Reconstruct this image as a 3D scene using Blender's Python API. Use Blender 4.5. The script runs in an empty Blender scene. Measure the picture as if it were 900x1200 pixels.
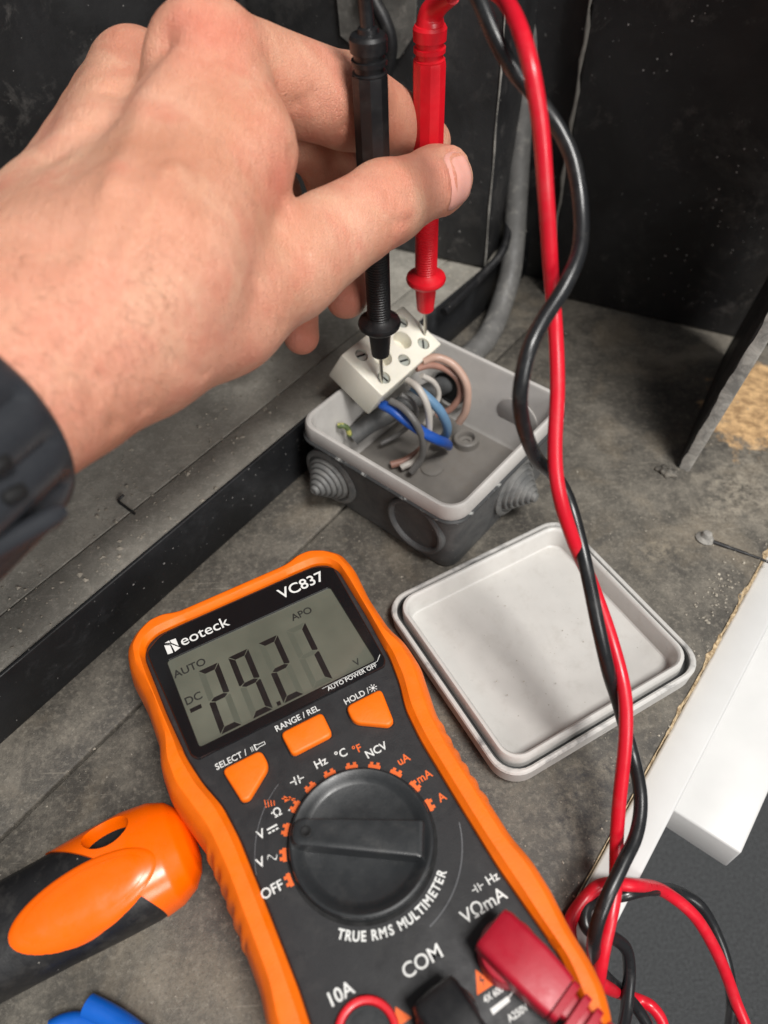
import bpy, bmesh, math, random
import numpy as np
from mathutils import Matrix, Vector
random.seed(7); RNG = np.random.default_rng(7)
S = 0.001                                   # everything below is written in millimetres
scn = bpy.context.scene
COL = scn.collection

# ------------------------------------------------------------------ camera
CAM_F, CAM_P, CAM_R, CAM_H = 882.74, math.radians(49.73), math.radians(-2.5), 263.89
_c, _s = math.cos(CAM_P), math.sin(CAM_P)
FWD = np.array([0, _c, -_s]); _up = np.array([0, _s, _c]); _rt = np.array([1., 0, 0])
RT = math.cos(CAM_R)*_rt + math.sin(CAM_R)*_up
UP = -math.sin(CAM_R)*_rt + math.cos(CAM_R)*_up
EYE = np.array([0, 0, CAM_H])
cd = bpy.data.cameras.new('camera'); cam = bpy.data.objects.new('camera', cd); COL.objects.link(cam)
cam.matrix_world = Matrix(((RT[0], UP[0], -FWD[0], EYE[0]*S), (RT[1], UP[1], -FWD[1], EYE[1]*S),
                           (RT[2], UP[2], -FWD[2], EYE[2]*S), (0, 0, 0, 1)))
cd.sensor_fit = 'VERTICAL'; cd.sensor_height = 36; cd.sensor_width = 27; cd.lens = 36*CAM_F/1200
cd.clip_start = 0.01; cd.clip_end = 50
cd.dof.use_dof = True; cd.dof.focus_distance = 0.265; cd.dof.aperture_fstop = 9.0
scn.camera = cam

# ------------------------------------------------------------------ light
world = bpy.data.worlds.new('World'); scn.world = world; world.use_nodes = True
bgn = world.node_tree.nodes['Background']; bgn.inputs[0].default_value = (0.96, 0.98, 1.0, 1); bgn.inputs[1].default_value = 0.25
def area(name, loc, target, size, power, col):
    ld = bpy.data.lights.new(name, 'AREA'); ld.shape = 'RECTANGLE'; ld.size = size[0]; ld.size_y = size[1]
    ld.energy = power; ld.color = col
    o = bpy.data.objects.new(name, ld); COL.objects.link(o); o.location = loc
    o.rotation_euler = (Vector(target)-Vector(loc)).to_track_quat('-Z', 'Y').to_euler()
    return o
area('ceiling_panel_lamp', (0.50, -0.48, 1.72), (0, .15, 0), (0.46, 0.46), 39, (1.0, .975, .94))
area('room_panel_lamp', (0.85, -1.20, .85), (0, .15, 0), (0.6, 0.6), 15, (1.0, .98, .95))
scn.view_settings.view_transform = 'Standard'; scn.view_settings.look = 'None'
scn.view_settings.exposure = 0.0; scn.view_settings.gamma = 1.0; scn.view_settings.use_curve_mapping = False

# ------------------------------------------------------------------ helpers
def ray(x, y): return FWD + RT*(x-450)/CAM_F + UP*(600-y)/CAM_F
def onz(x, y, z=0.): d = ray(x, y); return EYE + d*(z-EYE[2])/d[2]
def at(x, y, d): return EYE + ray(x, y)*d

def empty(name, loc=(0, 0, 0), rot=None):
    o = bpy.data.objects.new(name, None); COL.objects.link(o); o.empty_display_size = .01
    if rot is not None:
        o.matrix_world = Matrix.Translation(Vector(loc)*S) @ rot.to_4x4()
    else:
        o.location = Vector(loc)*S
    return o
def tag(o, label=None, cat=None, group=None, kind=None):
    if label: o['label'] = label
    if cat: o['category'] = cat
    if group: o['group'] = group
    if kind: o['kind'] = kind
    return o
def build(name, verts, faces, mat, parent=None, smooth=40, midx=None, origin=None):
    v = np.asarray(verts, float)
    if origin is not None: v = v - np.asarray(origin, float)
    me = bpy.data.meshes.new(name)
    me.from_pydata((v*S).tolist(), [], [list(map(int, f)) for f in faces]); me.update()
    for m in (mat if isinstance(mat, (list, tuple)) else [mat]): me.materials.append(m)
    if midx is not None: me.polygons.foreach_set('material_index', np.asarray(midx, dtype=np.int32))
    return finish(name, me, parent, smooth, origin if parent is None else None)
def finish(name, me, parent, smooth, origin=None):
    bm = bmesh.new(); bm.from_mesh(me); bmesh.ops.recalc_face_normals(bm, faces=bm.faces[:]); bm.to_mesh(me); bm.free()
    if smooth:
        me.polygons.foreach_set('use_smooth', [True]*len(me.polygons))
        if smooth < 180: me.set_sharp_from_angle(angle=math.radians(smooth))
    o = bpy.data.objects.new(name, me); COL.objects.link(o)
    if parent is not None: o.parent = parent
    elif origin is not None: o.location = Vector(origin)*S
    return o
def from_bm(name, bm, mat, parent=None, smooth=40):
    me = bpy.data.meshes.new(name)
    for v in bm.verts: v.co *= S
    bm.to_mesh(me); bm.free(); me.materials.append(mat)
    return finish(name, me, parent, smooth)

def catmull(P, n=8, closed=False):
    P = np.asarray(P, float); out = []; N = len(P)
    rng = range(N) if closed else range(N-1)
    for i in rng:
        if closed: a, b, c, d = P[i-1], P[i], P[(i+1) % N], P[(i+2) % N]
        else:
            b, c = P[i], P[i+1]; a = P[i-1] if i else 2*b-c; d = P[i+2] if i+2 < N else 2*c-b
        for k in range(n):
            t = k/n; out.append(.5*(2*b+(c-a)*t+(2*a-5*b+4*c-d)*t*t+(3*b-a-3*c+d)*t**3))
    if not closed: out.append(P[-1])
    return np.array(out)
def tube_data(path, rad, ns=14, caps=True, flat=None):
    P = np.asarray(path, float); n = len(P); rad = np.broadcast_to(rad, (n,))
    T = np.gradient(P, axis=0); T /= np.linalg.norm(T, axis=1)[:, None]+1e-12
    ref = np.array([0, 0, 1.]) if abs(T[0][2]) < .9 else np.array([1., 0, 0])
    u = np.cross(T[0], ref); u /= np.linalg.norm(u); V = []; F = []
    for i in range(n):
        u = u - T[i]*(u@T[i]); u /= np.linalg.norm(u); w = np.cross(T[i], u)
        for k in range(ns):
            a = 2*math.pi*k/ns; V.append(P[i]+rad[i]*(math.cos(a)*u*(flat or 1)+math.sin(a)*w))
    for i in range(n-1):
        for k in range(ns):
            k2 = (k+1) % ns; F.append((i*ns+k, i*ns+k2, (i+1)*ns+k2, (i+1)*ns+k))
    if caps: F.append(tuple(range(ns))[::-1]); F.append(tuple(range((n-1)*ns, n*ns)))
    return np.array(V), F
def tube(name, path, rad, mat, parent=None, ns=14, origin=None, flat=None):
    V, F = tube_data(path, rad, ns, flat=flat); return build(name, V, F, mat, parent, 60, origin=origin)
def lathe_data(profile, base, axis, ns=32, caps=True):
    """profile: (radius, height) pairs along axis from base"""
    axis = np.asarray(axis, float); axis /= np.linalg.norm(axis); base = np.asarray(base, float)
    ref = np.array([0, 0, 1.]) if abs(axis[2]) < .9 else np.array([1., 0, 0])
    u = np.cross(axis, ref); u /= np.linalg.norm(u); w = np.cross(axis, u); V = []; F = []
    for r, h in profile:
        for k in range(ns):
            a = 2*math.pi*k/ns; V.append(base+axis*h+r*(math.cos(a)*u+math.sin(a)*w))
    for i in range(len(profile)-1):
        for k in range(ns):
            k2 = (k+1) % ns; F.append((i*ns+k, i*ns+k2, (i+1)*ns+k2, (i+1)*ns+k))
    if caps and profile[0][0] > .01: F.append(tuple(range(ns))[::-1])
    if caps and profile[-1][0] > .01: F.append(tuple(range((len(profile)-1)*ns, len(profile)*ns)))
    return np.array(V), F
def lathe(name, profile, base, axis, mat, parent=None, ns=32, smooth=35, caps=True):
    V, F = lathe_data(profile, base, axis, ns, caps); return build(name, V, F, mat, parent, smooth)
def rrect(hw, hh, r, z, n=7):
    out = []; r = min(r, hw, hh)
    for cx, cy, a0 in ((hw-r, hh-r, 0), (-hw+r, hh-r, 90), (-hw+r, -hh+r, 180), (hw-r, -hh+r, 270)):
        for k in range(n+1):
            a = math.radians(a0+90*k/n); out.append((cx+r*math.cos(a), cy+r*math.sin(a), z))
    return out
def loft_data(rings, cap0=True, cap1=True):
    n = len(rings[0]); V = [p for r in rings for p in r]; F = []
    for i in range(len(rings)-1):
        for k in range(n):
            k2 = (k+1) % n; F.append((i*n+k, i*n+k2, (i+1)*n+k2, (i+1)*n+k))
    if cap0: F.append(tuple(range(n))[::-1])
    if cap1: F.append(tuple(range((len(rings)-1)*n, len(rings)*n)))
    return V, F
def prism(name, poly, z0, z1, mat, parent=None, bev=.4, smooth=30, dome=0):
    """polygon extruded upwards with a bevelled top edge"""
    P = np.asarray(poly, float); 
    def inset(d):
        nxt = np.roll(P, -1, 0)-P; prv = P-np.roll(P, 1, 0)
        nxt /= np.linalg.norm(nxt, axis=1)[:, None]+1e-9; prv /= np.linalg.norm(prv, axis=1)[:, None]+1e-9
        t = nxt+prv; t /= np.linalg.norm(t, axis=1)[:, None]+1e-9; nn = np.stack([-t[:, 1], t[:, 0]], 1)
        area_ = np.sum(P[:, 0]*np.roll(P[:, 1], -1)-np.roll(P[:, 0], -1)*P[:, 1])
        return P+nn*d*(1 if area_ > 0 else -1)
    rings = [[(x, y, z0) for x, y in P]]
    for k in range(4):
        a = math.pi/2*k/3; rings.append([(x, y, z1-bev+bev*math.sin(a)) for x, y in inset(bev*(1-math.cos(a)))])
    V, F = loft_data(rings); return build(name, V, F, mat, parent, smooth)
def round_poly(pts, r, n=5):
    P = np.asarray(pts, float); out = []; N = len(P)
    for i in range(N):
        a, b, c = P[i-1], P[i], P[(i+1) % N]; r_ = r[i] if isinstance(r, (list, tuple)) else r
        d1 = (a-b)/np.linalg.norm(a-b); d2 = (c-b)/np.linalg.norm(c-b); L = min(r_, .45*np.linalg.norm(a-b), .45*np.linalg.norm(c-b))
        p0, p2 = b+d1*L, b+d2*L
        for k in range(n+1):
            t = k/n; out.append((1-t)**2*p0+2*t*(1-t)*b+t*t*p2)
    return np.array(out)
def box_bm(c, half, R=None):
    bm = bmesh.new(); bmesh.ops.create_cube(bm, size=1)
    for v in bm.verts:
        p = Vector((v.co.x*2*half[0], v.co.y*2*half[1], v.co.z*2*half[2])); v.co = (R @ p if R else p)+Vector(c)
    return bm
def bevel(bm, w, seg=2): bmesh.ops.bevel(bm, geom=bm.edges[:], offset=w, segments=seg, affect='EDGES', profile=.5)

# ------------------------------------------------------------------ materials
def lin(r, g, b): f = lambda c: ((c/255+.055)/1.055)**2.4 if c > 10 else c/255/12.92; return (f(r), f(g), f(b), 1)
class MB:
    def __init__(s, name):
        s.m = bpy.data.materials.new(name); s.m.use_nodes = True; s.t = s.m.node_tree; s.b = s.t.nodes['Principled BSDF']
        s.tc = s.t.nodes.new('ShaderNodeTexCoord').outputs['Object']
    def n(s, typ, **k):
        o = s.t.nodes.new(typ)
        for a, v in k.items(): setattr(o, a, v)
        return o
    def link(s, a, b): s.t.links.new(a, b)
    def noise(s, scale, detail=4, rough=.55, dist=0., vec=None):
        o = s.n('ShaderNodeTexNoise'); o.inputs['Scale'].default_value = scale; o.inputs['Detail'].default_value = detail
        o.inputs['Roughness'].default_value = rough; o.inputs['Distortion'].default_value = dist; s.link(vec or s.tc, o.inputs['Vector']); return o.outputs['Fac']
    def ramp(s, fac, a, b, ca=(0, 0, 0, 1), cb=(1, 1, 1, 1)):
        o = s.n('ShaderNodeValToRGB'); e = o.color_ramp.elements; e[0].position = a; e[1].position = b; e[0].color = ca; e[1].color = cb
        s.link(fac, o.inputs[0]); return o.outputs[0]
    def mix(s, fac, a, b, typ='MIX'):
        o = s.n('ShaderNodeMix', data_type='RGBA', blend_type=typ)
        for sock, v in ((o.inputs[0], fac), (o.inputs[6], a), (o.inputs[7], b)):
            if isinstance(v, (tuple, float, int)): sock.default_value = v
            else: s.link(v, sock)
        return o.outputs[2]
    def specks(s, scale, thr, soft=.02, rnd=.5):
        """scattered little spots: 1 inside a spot; only some cells carry one"""
        v = s.n('ShaderNodeTexVoronoi'); v.inputs['Scale'].default_value = scale; s.link(s.tc, v.inputs['Vector'])
        sp = s.n('ShaderNodeSeparateColor'); s.link(v.outputs['Color'], sp.inputs[0])
        m1 = s.n('ShaderNodeMath', operation='MULTIPLY'); s.link(sp.outputs[0], m1.inputs[0]); m1.inputs[1].default_value = thr
        lt = s.n('ShaderNodeMath', operation='LESS_THAN'); s.link(v.outputs['Distance'], lt.inputs[0]); s.link(m1.outputs[0], lt.inputs[1])
        gt = s.n('ShaderNodeMath', operation='GREATER_THAN'); s.link(sp.outputs[1], gt.inputs[0]); gt.inputs[1].default_value = rnd
        mu = s.n('ShaderNodeMath', operation='MULTIPLY'); s.link(lt.outputs[0], mu.inputs[0]); s.link(gt.outputs[0], mu.inputs[1]); return mu.outputs[0]
    def math(s, op, a, b=None, clamp=False):
        o = s.n('ShaderNodeMath', operation=op, use_clamp=clamp)
        for sock, v in zip(o.inputs, (a, b)):
            if v is None: continue
            if isinstance(v, (int, float)): sock.default_value = v
            else: s.link(v, sock)
        return o.outputs[0]
    def color(s, c):
        if isinstance(c, tuple): s.b.inputs['Base Color'].default_value = c
        else: s.link(c, s.b.inputs['Base Color'])
    def rough(s, r):
        if isinstance(r, (int, float)): s.b.inputs['Roughness'].default_value = r
        else: s.link(r, s.b.inputs['Roughness'])
    def bump(s, h, strength, dist):
        o = s.n('ShaderNodeBump'); o.inputs['Strength'].default_value = strength; o.inputs['Distance'].default_value = dist
        s.link(h, o.inputs['Height']); s.link(o.outputs[0], s.b.inputs['Normal'])
    def set(s, **k):
        for a, v in k.items(): s.b.inputs[a.replace('_', ' ')].default_value = v
        return s
def plastic(name, c, rough=.4, var=.12, bump=.15, bscale=900, dust=0., spots=0., dustc=lin(150, 145, 138), **k):
    m = MB(name); n1 = m.noise(120, 5); c2 = tuple(x*(1-var) for x in c[:3])+(1,)
    col = m.mix(m.ramp(n1, .35, .65), c2, c)
    if dust:
        d = m.math('MULTIPLY', m.ramp(m.noise(160, 8, .7), .52, .78), dust); col = m.mix(d, col, dustc)
        if spots: col = m.mix(m.math('MULTIPLY', m.specks(500, .16, rnd=.85), spots), col, dustc)
    m.color(col); m.rough(m.ramp(m.noise(260, 6), .3, .75, (rough*.8,)*3+(1,), (min(1, rough*1.3),)*3+(1,)))
    if bump: m.bump(m.noise(bscale, 3), bump, .0002)
    m.set(**k); return m.m

def dusty(name, dark, mid, light, warm, speck=.35):
    m = MB(name)
    big = m.noise(14, 9, .7, .2); midn = m.noise(55, 10, .74); fine = m.noise(420, 8, .7)
    c = m.mix(m.ramp(big, .35, .65), dark, mid)
    c = m.mix(m.math('MULTIPLY', m.ramp(midn, .45, .72), .6), c, light)
    c = m.mix(m.math('MULTIPLY', m.ramp(m.noise(23, 5, .6, .6), .52, .68), .55), c, warm)
    c = m.mix(m.math('MULTIPLY', m.ramp(fine, .5, .64), .45), c, light)
    c = m.mix(m.math('MULTIPLY', m.ramp(m.noise(800, 6, .7), .5, .62), .4), c, dark)
    for rz, sx in ((.88, 1.), (2.3, 1.6)):
        mp = m.n('ShaderNodeMapping'); m.link(m.tc, mp.inputs[0]); mp.inputs['Rotation'].default_value = (0, 0, -rz); mp.inputs['Scale'].default_value = (1, 22*sx, 1)
        scr_ = m.math('MULTIPLY', m.ramp(m.noise(34, 3, .6, .3, mp.outputs[0]), .66, .7), m.ramp(m.noise(20, 2), .5, .6)); c = m.mix(m.math('MULTIPLY', scr_, .5), c, light)
    c = m.mix(m.math('MULTIPLY', m.ramp(m.noise(70, 4, .8), .62, .7), .5), c, dark)
    c = m.mix(m.math('MULTIPLY', m.ramp(m.noise(9, 7, .7, 1.5), .56, .66), .5), c, light)
    c = m.mix(m.math('MULTIPLY', m.ramp(m.noise(900, 3, .8), .62, .72), speck), c, lin(188, 182, 170))
    c = m.mix(m.math('MULTIPLY', m.ramp(m.noise(260, 3, .8), .68, .74), speck), c, lin(196, 190, 178))
    m.color(c); m.rough(m.ramp(midn, .3, .7, (.45,)*3+(1,), (.85,)*3+(1,)))
    h = m.math('ADD', m.math('MULTIPLY', fine, .5), m.noise(1500, 4, .7)); m.bump(h, .5, .0005)
    return m
M = {}
fl = dusty('dusty grey shelf paint', lin(64, 61, 57), lin(90, 86, 79), lin(142, 135, 123), lin(140, 128, 110))
def tone_patch(m, cx, cy, rx, ry, ang, col, soft=.35, nscale=70):
    """ragged patch of another tone on the board: bare wood, also painted-in shade"""
    mp = m.n('ShaderNodeMapping', vector_type='TEXTURE'); m.link(m.tc, mp.inputs[0])
    mp.inputs['Location'].default_value = (cx*S, cy*S, 0); mp.inputs['Rotation'].default_value = (0, 0, ang); mp.inputs['Scale'].default_value = (rx*S, ry*S, 1)
    ln = m.n('ShaderNodeVectorMath', operation='LENGTH'); m.link(mp.outputs[0], ln.inputs[0])
    w = m.math('ADD', ln.outputs['Value'], m.math('MULTIPLY', m.math('SUBTRACT', m.noise(nscale, 7, .65), .5), 2.2))
    msk = m.ramp(w, 1-soft, 1.0, (1, 1, 1, 1), (0, 0, 0, 1))
    if soft > .5: msk = m.math('MULTIPLY', msk, m.ramp(m.noise(230, 10, .8), .44, .6))
    old = m.b.inputs['Base Color'].links[0].from_socket
    m.color(m.mix(msk, old, col))
tone_patch(fl, 198, 284, 42, 27, .6, fl.mix(fl.ramp(fl.noise(190, 8, .75), .4, .62), lin(146, 116, 82), lin(214, 176, 128)), .22, 60)
tone_patch(fl, 72, 92, 46, 26, .9, lin(58, 56, 55), .8, 40)  # cable shadows by the shelf edge, painted in as a dark smear
tone_patch(fl, 150, 290, 40, 26, .6, lin(62, 60, 58), .7, 35)  # shadow beside the partition, put into the board colour
tone_patch(fl, 165, 226, 42, 22, .8, lin(150, 142, 128), .8, 50)  # paler, soft-edged tone near the shelf edge
tone_patch(fl, 118, 195, 16, 12, .8, lin(136, 127, 112), .8, 60)  # small paler tone further in from the edge
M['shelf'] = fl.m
M['ledge'] = dusty('dusty grey ledge paint', lin(117, 114, 107), lin(143, 139, 130), lin(178, 173, 163), lin(164, 159, 148), .8).m
def black_paint(name, base, scuff, amount, spk):
    m = MB(name); c = m.mix(m.ramp(m.noise(16, 6, .6, .6), .4, .62), base, tuple(x*2.2 for x in base[:3])+(1,))
    c = m.mix(m.math('MULTIPLY', m.ramp(m.noise(48, 10, .78, .4), .56, .74), amount), c, scuff)
    c = m.mix(m.math('MULTIPLY', m.ramp(m.noise(13, 10, .78, .5), .54, .7), amount*.55), c, scuff)
    c = m.mix(m.math('MULTIPLY', m.ramp(m.noise(330, 2, .8), .72, .78), spk), c, lin(170, 168, 165)); clus = m.ramp(m.noise(14, 3), .5, .62)
    c = m.mix(m.math('MULTIPLY', m.math('MULTIPLY', m.specks(420, .2, rnd=.68), clus), spk), c, lin(200, 198, 195))
    m.color(c); m.rough(m.ramp(m.noise(40, 6), .3, .7, (.38,)*3+(1,), (.7,)*3+(1,))); m.bump(m.noise(500, 6, .65), .35, .0004); return m.m
M['black_wall'] = black_paint('scuffed black paint', lin(30, 30, 31), lin(120, 116, 112), .5, .9)
M['black_face'] = black_paint('black edge strip', lin(18, 19, 21), lin(90, 92, 95), .3, .6)
m = MB('raw chipped board edge'); m.color(m.mix(m.ramp(m.noise(500, 6, .7), .4, .62), lin(120, 98, 70), lin(205, 182, 146))); m.rough(.9); m.bump(m.noise(900, 4), 1, .0008); M['raw'] = m.m
m = MB('worn panel edge'); m.color(m.mix(m.ramp(m.noise(120, 7, .7, 1), .38, .62), lin(112, 110, 106), lin(166, 162, 155))); m.rough(.7); m.bump(m.noise(400, 6), .3, .0003); M['worn'] = m.m
m = MB('white melamine'); m.color(m.mix(m.ramp(m.noise(30, 4), .3, .7), (.55, .548, .54, 1), (.61, .608, .60, 1))); m.rough(.35); m.bump(m.noise(200, 2), .05, .0002); M['white'] = m.m
m = MB('dark grey carpet'); m.color(m.mix(m.ramp(m.noise(700, 6, .75), .35, .7), lin(62, 64, 66), lin(120, 122, 124))); m.rough(.95); m.bump(m.noise(900, 5, .8), 1, .004); M['carpet'] = m.m
M['orange'] = plastic('orange rubber', lin(246, 112, 0), .5, .1, .3, 1500, dust=.1, dustc=lin(224, 122, 30))
M['orange_gloss'] = plastic('orange handle plastic', lin(248, 102, 0), .28, .06, .06, 500)
M['black_gloss'] = plastic('glossy black bezel', lin(22, 22, 24), .14, .1, 0)
M['panel'] = plastic('matte black panel', lin(36, 36, 38), .55, .12, .35, 2600, dust=.05)
M['knob'] = plastic('black knob plastic', lin(38, 40, 42), .38, .1, .12, 1800, dust=.08)
M['black_rubber'] = plastic('black grip rubber', lin(24, 24, 26), .45, .15, .3, 1200, dust=.1, spots=.8)
M['print_white'] = plastic('white print', lin(225, 225, 222), .6, .08, 0)
M['print_orange'] = plastic('orange print', lin(235, 105, 40), .6, .08, 0)
M['red_plastic'] = plastic('red probe plastic', lin(214, 20, 36), .36, .12, .1, 900, dust=.06, dustc=lin(240, 110, 110))
M['red_plug'] = plastic('dark red plug plastic', lin(170, 18, 42), .42, .12, .1, 900)
M['red_wire'] = plastic('red cable', lin(206, 18, 40), .33, .1, .08, 700, dust=.1)
M['black_wire'] = plastic('black cable', lin(26, 27, 29), .3, .12, .08, 700, dust=.1)
M['black_plastic'] = plastic('black probe plastic', lin(22, 22, 24), .38, .15, .1, 900, dust=.06)
M['steel'] = MB('steel').set(Metallic=1., Roughness=.28, Base_Color=lin(190, 188, 180)).m
M['zinc'] = plastic('zinc screw', lin(196, 200, 190), .3, .2, .2, 900, Metallic=.35)
M['box_light'] = plastic('light grey box plastic', lin(186, 183, 179), .42, .07, .12, 600, dust=.18, dustc=lin(128, 122, 114))
def overspray(name, lo, hi, a=.44, b=.56, sc=150):
    m = MB(name); f = m.ramp(m.noise(sc, 8, .68, .8), a, b); c = m.mix(f, lo, hi); c = m.mix(m.math('MULTIPLY', m.specks(500, .14, rnd=.85), .7), c, lin(160, 158, 154))
    m.color(c); m.rough(.55); m.bump(m.noise(600, 5), .35, .0003); return m.m
M['box_outer'] = overspray('box side under dark overspray', lin(70, 71, 72), lin(100, 100, 99), .35, .7, 60)
M['box_edge'] = overspray('flaking overspray edge', lin(58, 59, 60), lin(160, 160, 157), .56, .66, 130)
M['lid_edge'] = overspray('lid edge with flaking overspray', lin(96, 97, 98), lin(192, 190, 186), .3, .5, 70)
M['lid'] = plastic('pale grey lid plastic', lin(195, 193, 189), .34, .05, .1, 500, dust=.3, spots=.7, dustc=lin(150, 144, 134))
M['box_floor'] = plastic('dusty box inside', lin(118, 114, 109), .5, .15, .2, 600, dust=.7, dustc=lin(112, 104, 94))
M['cream'] = plastic('cream terminal plastic', lin(230, 226, 212), .42, .05, .1, 900, Subsurface_Weight=.12, Subsurface_Radius=(.002, .0016, .001))
M['hole'] = plastic('dark hollow', lin(14, 14, 15), .8, .1, 0)
M['grey_cable'] = plastic('grey cable sheath', lin(106, 105, 103), .55, .25, .2, 700, dust=.5, dustc=lin(180, 176, 168))
for k, c in dict(brown=(158, 118, 104), pale=(196, 190, 182), blue=(28, 82, 172), lightblue=(104, 140, 172), greywire=(112, 110, 108), taupe=(182, 150, 134)).items():
    M[k] = plastic(k+' insulation', lin(*c), .4, .12, .06, 700, dust=.12)
m = MB('yellow green insulation'); m.color(m.mix(m.ramp(m.noise(300, 2), .48, .52), lin(176, 172, 96), lin(84, 100, 62))); m.rough(.5); M['earth'] = m.m
m = MB('lcd glass'); m.color(m.mix(m.ramp(m.noise(40, 3), .3, .7), lin(84, 86, 76), lin(104, 105, 93))); m.rough(.35); m.set(Coat_Weight=1., Coat_Roughness=.06); M['lcd'] = m.m
M['segment'] = plastic('lcd segment', lin(30, 26, 26), .35, .2, 0); M['ghost'] = plastic('unlit lcd segment', lin(84, 86, 76), .35, .05, 0)
M['lcdtext'] = plastic('lcd lettering', lin(40, 40, 38), .4, .1, 0)
M['watch'] = plastic('watch rubber', lin(46, 48, 52), .3, .1, .25, 1400)
M['blue_plastic'] = plastic('blue plastic', lin(10, 92, 190), .38, .08, .05, 700)

# skin
m = MB('skin')
n1 = m.noise(28, 5, .6); n2 = m.noise(160, 6, .65); n3 = m.noise(60, 3)
c = m.mix(m.ramp(n1, .35, .68), lin(202, 142, 114), lin(222, 167, 141))
c = m.mix(m.math('MULTIPLY', m.ramp(n3, .48, .7), .5), c, lin(208, 124, 102))
c = m.mix(m.math('MULTIPLY', m.ramp(m.noise(42, 4, .6, .8), .52, .68), .5), c, lin(222, 178, 148))
c = m.mix(m.math('MULTIPLY', m.ramp(m.noise(520, 3, .6), .5, .75), .12), c, lin(180, 106, 82))
c = m.mix(m.math('MULTIPLY', m.ramp(n2, .55, .75), .25), c, lin(196, 124, 96))
c = m.mix(m.math('MULTIPLY', m.specks(90, .035, rnd=.86), .8), c, lin(130, 78, 58))
att = m.n('ShaderNodeVertexColor', layer_name='flush'); sc_ = m.n('ShaderNodeSeparateColor'); m.link(att.outputs[0], sc_.inputs[0])
c = m.mix(m.math('MULTIPLY', sc_.outputs[0], .5), c, lin(214, 112, 96))
m.color(c); m.rough(m.ramp(n2, .3, .7, (.38,)*3+(1,), (.56,)*3+(1,)))
v = m.n('ShaderNodeTexVoronoi', feature='DISTANCE_TO_EDGE'); v.inputs['Scale'].default_value = 1300; m.link(m.tc, v.inputs['Vector'])
h = m.math('ADD', m.ramp(v.outputs['Distance'], 0, .12), m.math('MULTIPLY', m.noise(450, 6, .7), 1.0)); h = m.math('ADD', h, m.math('MULTIPLY', m.noise(110, 4, .6, .6), 1.2))
mp = m.n('ShaderNodeMapping'); m.link(m.tc, mp.inputs[0]); mp.inputs['Rotation'].default_value = (.5, .2, .75); mp.inputs['Scale'].default_value = (4.5, 1, 1)
h = m.math('ADD', h, m.math('MULTIPLY', m.noise(170, 5, .65, .3, mp.outputs[0]), 2.4))
m.bump(h, .5, .0006); m.set(Subsurface_Weight=.16, Subsurface_Radius=(1, .35, .18), Subsurface_Scale=.0035); M['skin'] = m.m
M['nail'] = plastic('fingernail', lin(224, 164, 150), .18, .08, .05, 500, Subsurface_Weight=.2, Subsurface_Radius=(.002, .001, .0006))
M['hair'] = plastic('dark arm hair', lin(128, 88, 64), .6, .2, 0)

# ------------------------------------------------------------------ the setting
A_L = math.radians(50.6); LD = np.array([math.cos(A_L), math.sin(A_L)]); LN = np.array([-LD[1], LD[0]]); LP = np.array([-136.2, 129.9])
def lf(s, o): return LP+LD*s+LN*o                  # along the ledge, across it (ledge > 0, shelf < 0)
def slab(name, s0, s1, o0, o1, z0, z1, mat, bev=.8, kind='structure', parent=None, seg=2):
    bm = bmesh.new(); q = [lf(s0, o0), lf(s1, o0), lf(s1, o1), lf(s0, o1)]
    vs = [bm.verts.new((p[0], p[1], z)) for z in (z0, z1) for p in q]
    for f in ((3, 2, 1, 0), (4, 5, 6, 7), (0, 1, 5, 4), (1, 2, 6, 5), (2, 3, 7, 6), (3, 0, 4, 7)): bm.faces.new([vs[i] for i in f])
    if bev: bevel(bm, bev, seg)
    o = from_bm(name, bm, mat, parent, 50)
    if kind: o['kind'] = kind
    return o
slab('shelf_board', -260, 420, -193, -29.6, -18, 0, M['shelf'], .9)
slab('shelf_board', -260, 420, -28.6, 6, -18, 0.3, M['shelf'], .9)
slab('ledge_board', -260, 420, 1.8, 22.6, -10, 30, M['ledge'], 1.0)
slab('ledge_board', -260, 420, 23.0, 160, -10, 29.8, M['ledge'], .5)
slab('ledge_edging', -260, 420, 0, 1.75, 0.4, 30.6, M['black_face'], .5)

# back wall, in pieces with a recess between
WD = np.array([math.cos(math.radians(-27)), math.sin(math.radians(-27))]); WN = np.array([-WD[1], WD[0]])
def wall_piece(name, p, s0, s1, depth, z0, z1, mat, bev=1.2):
    q = [p+WD*s0, p+WD*s1, p+WD*s1+WN*depth, p+WD*s0+WN*depth]
    bm = bmesh.new(); vs = [bm.verts.new((a[0], a[1], z)) for z in (z0, z1) for a in q]
    for f in ((3, 2, 1, 0), (4, 5, 6, 7), (0, 1, 5, 4), (1, 2, 6, 5), (2, 3, 7, 6), (3, 0, 4, 7)): bm.faces.new([vs[i] for i in f])
    bevel(bm, bev, 2); o = from_bm(name, bm, mat, None, 50); o['kind'] = 'structure'; return o
PW = np.array([61.5, 371.])
wall_piece('wall_back_left', PW, -330, 0, 60, 30.9, 620, M['black_wall'])
PR = np.array([103., 389.])
wall_piece('wall_back_middle', PR+WN*14, -60, 10, 20, -5, 620, M['black_wall'])
wall_piece('wall_back_right', PR, 0, 520, 12, 0.4, 620, M['black_wall'])
slab('wall_left', -260, 420, 130, 150, 31, 620, M['black_wall'], 1)
# sealant bead along the seam of the right wall piece
bead = []
for k in range(60):
    z = 2+k*7; p = PR+WD*(-.5+.5*math.sin(k*1.7))-WN*(.2); bead.append((p[0], p[1], z))
V, F = tube_data(bead, [1.0+.5*math.sin(k*2.3)*math.cos(k*.9) for k in range(60)], 8)
o = build('sealant_bead', V, F, plastic('grey sealant', lin(120, 116, 110), .7, .4, .4, 500), None, 60, origin=bead[0]); tag(o, 'thin ragged grey sealant bead running up the black wall seam', 'sealant')

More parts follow.
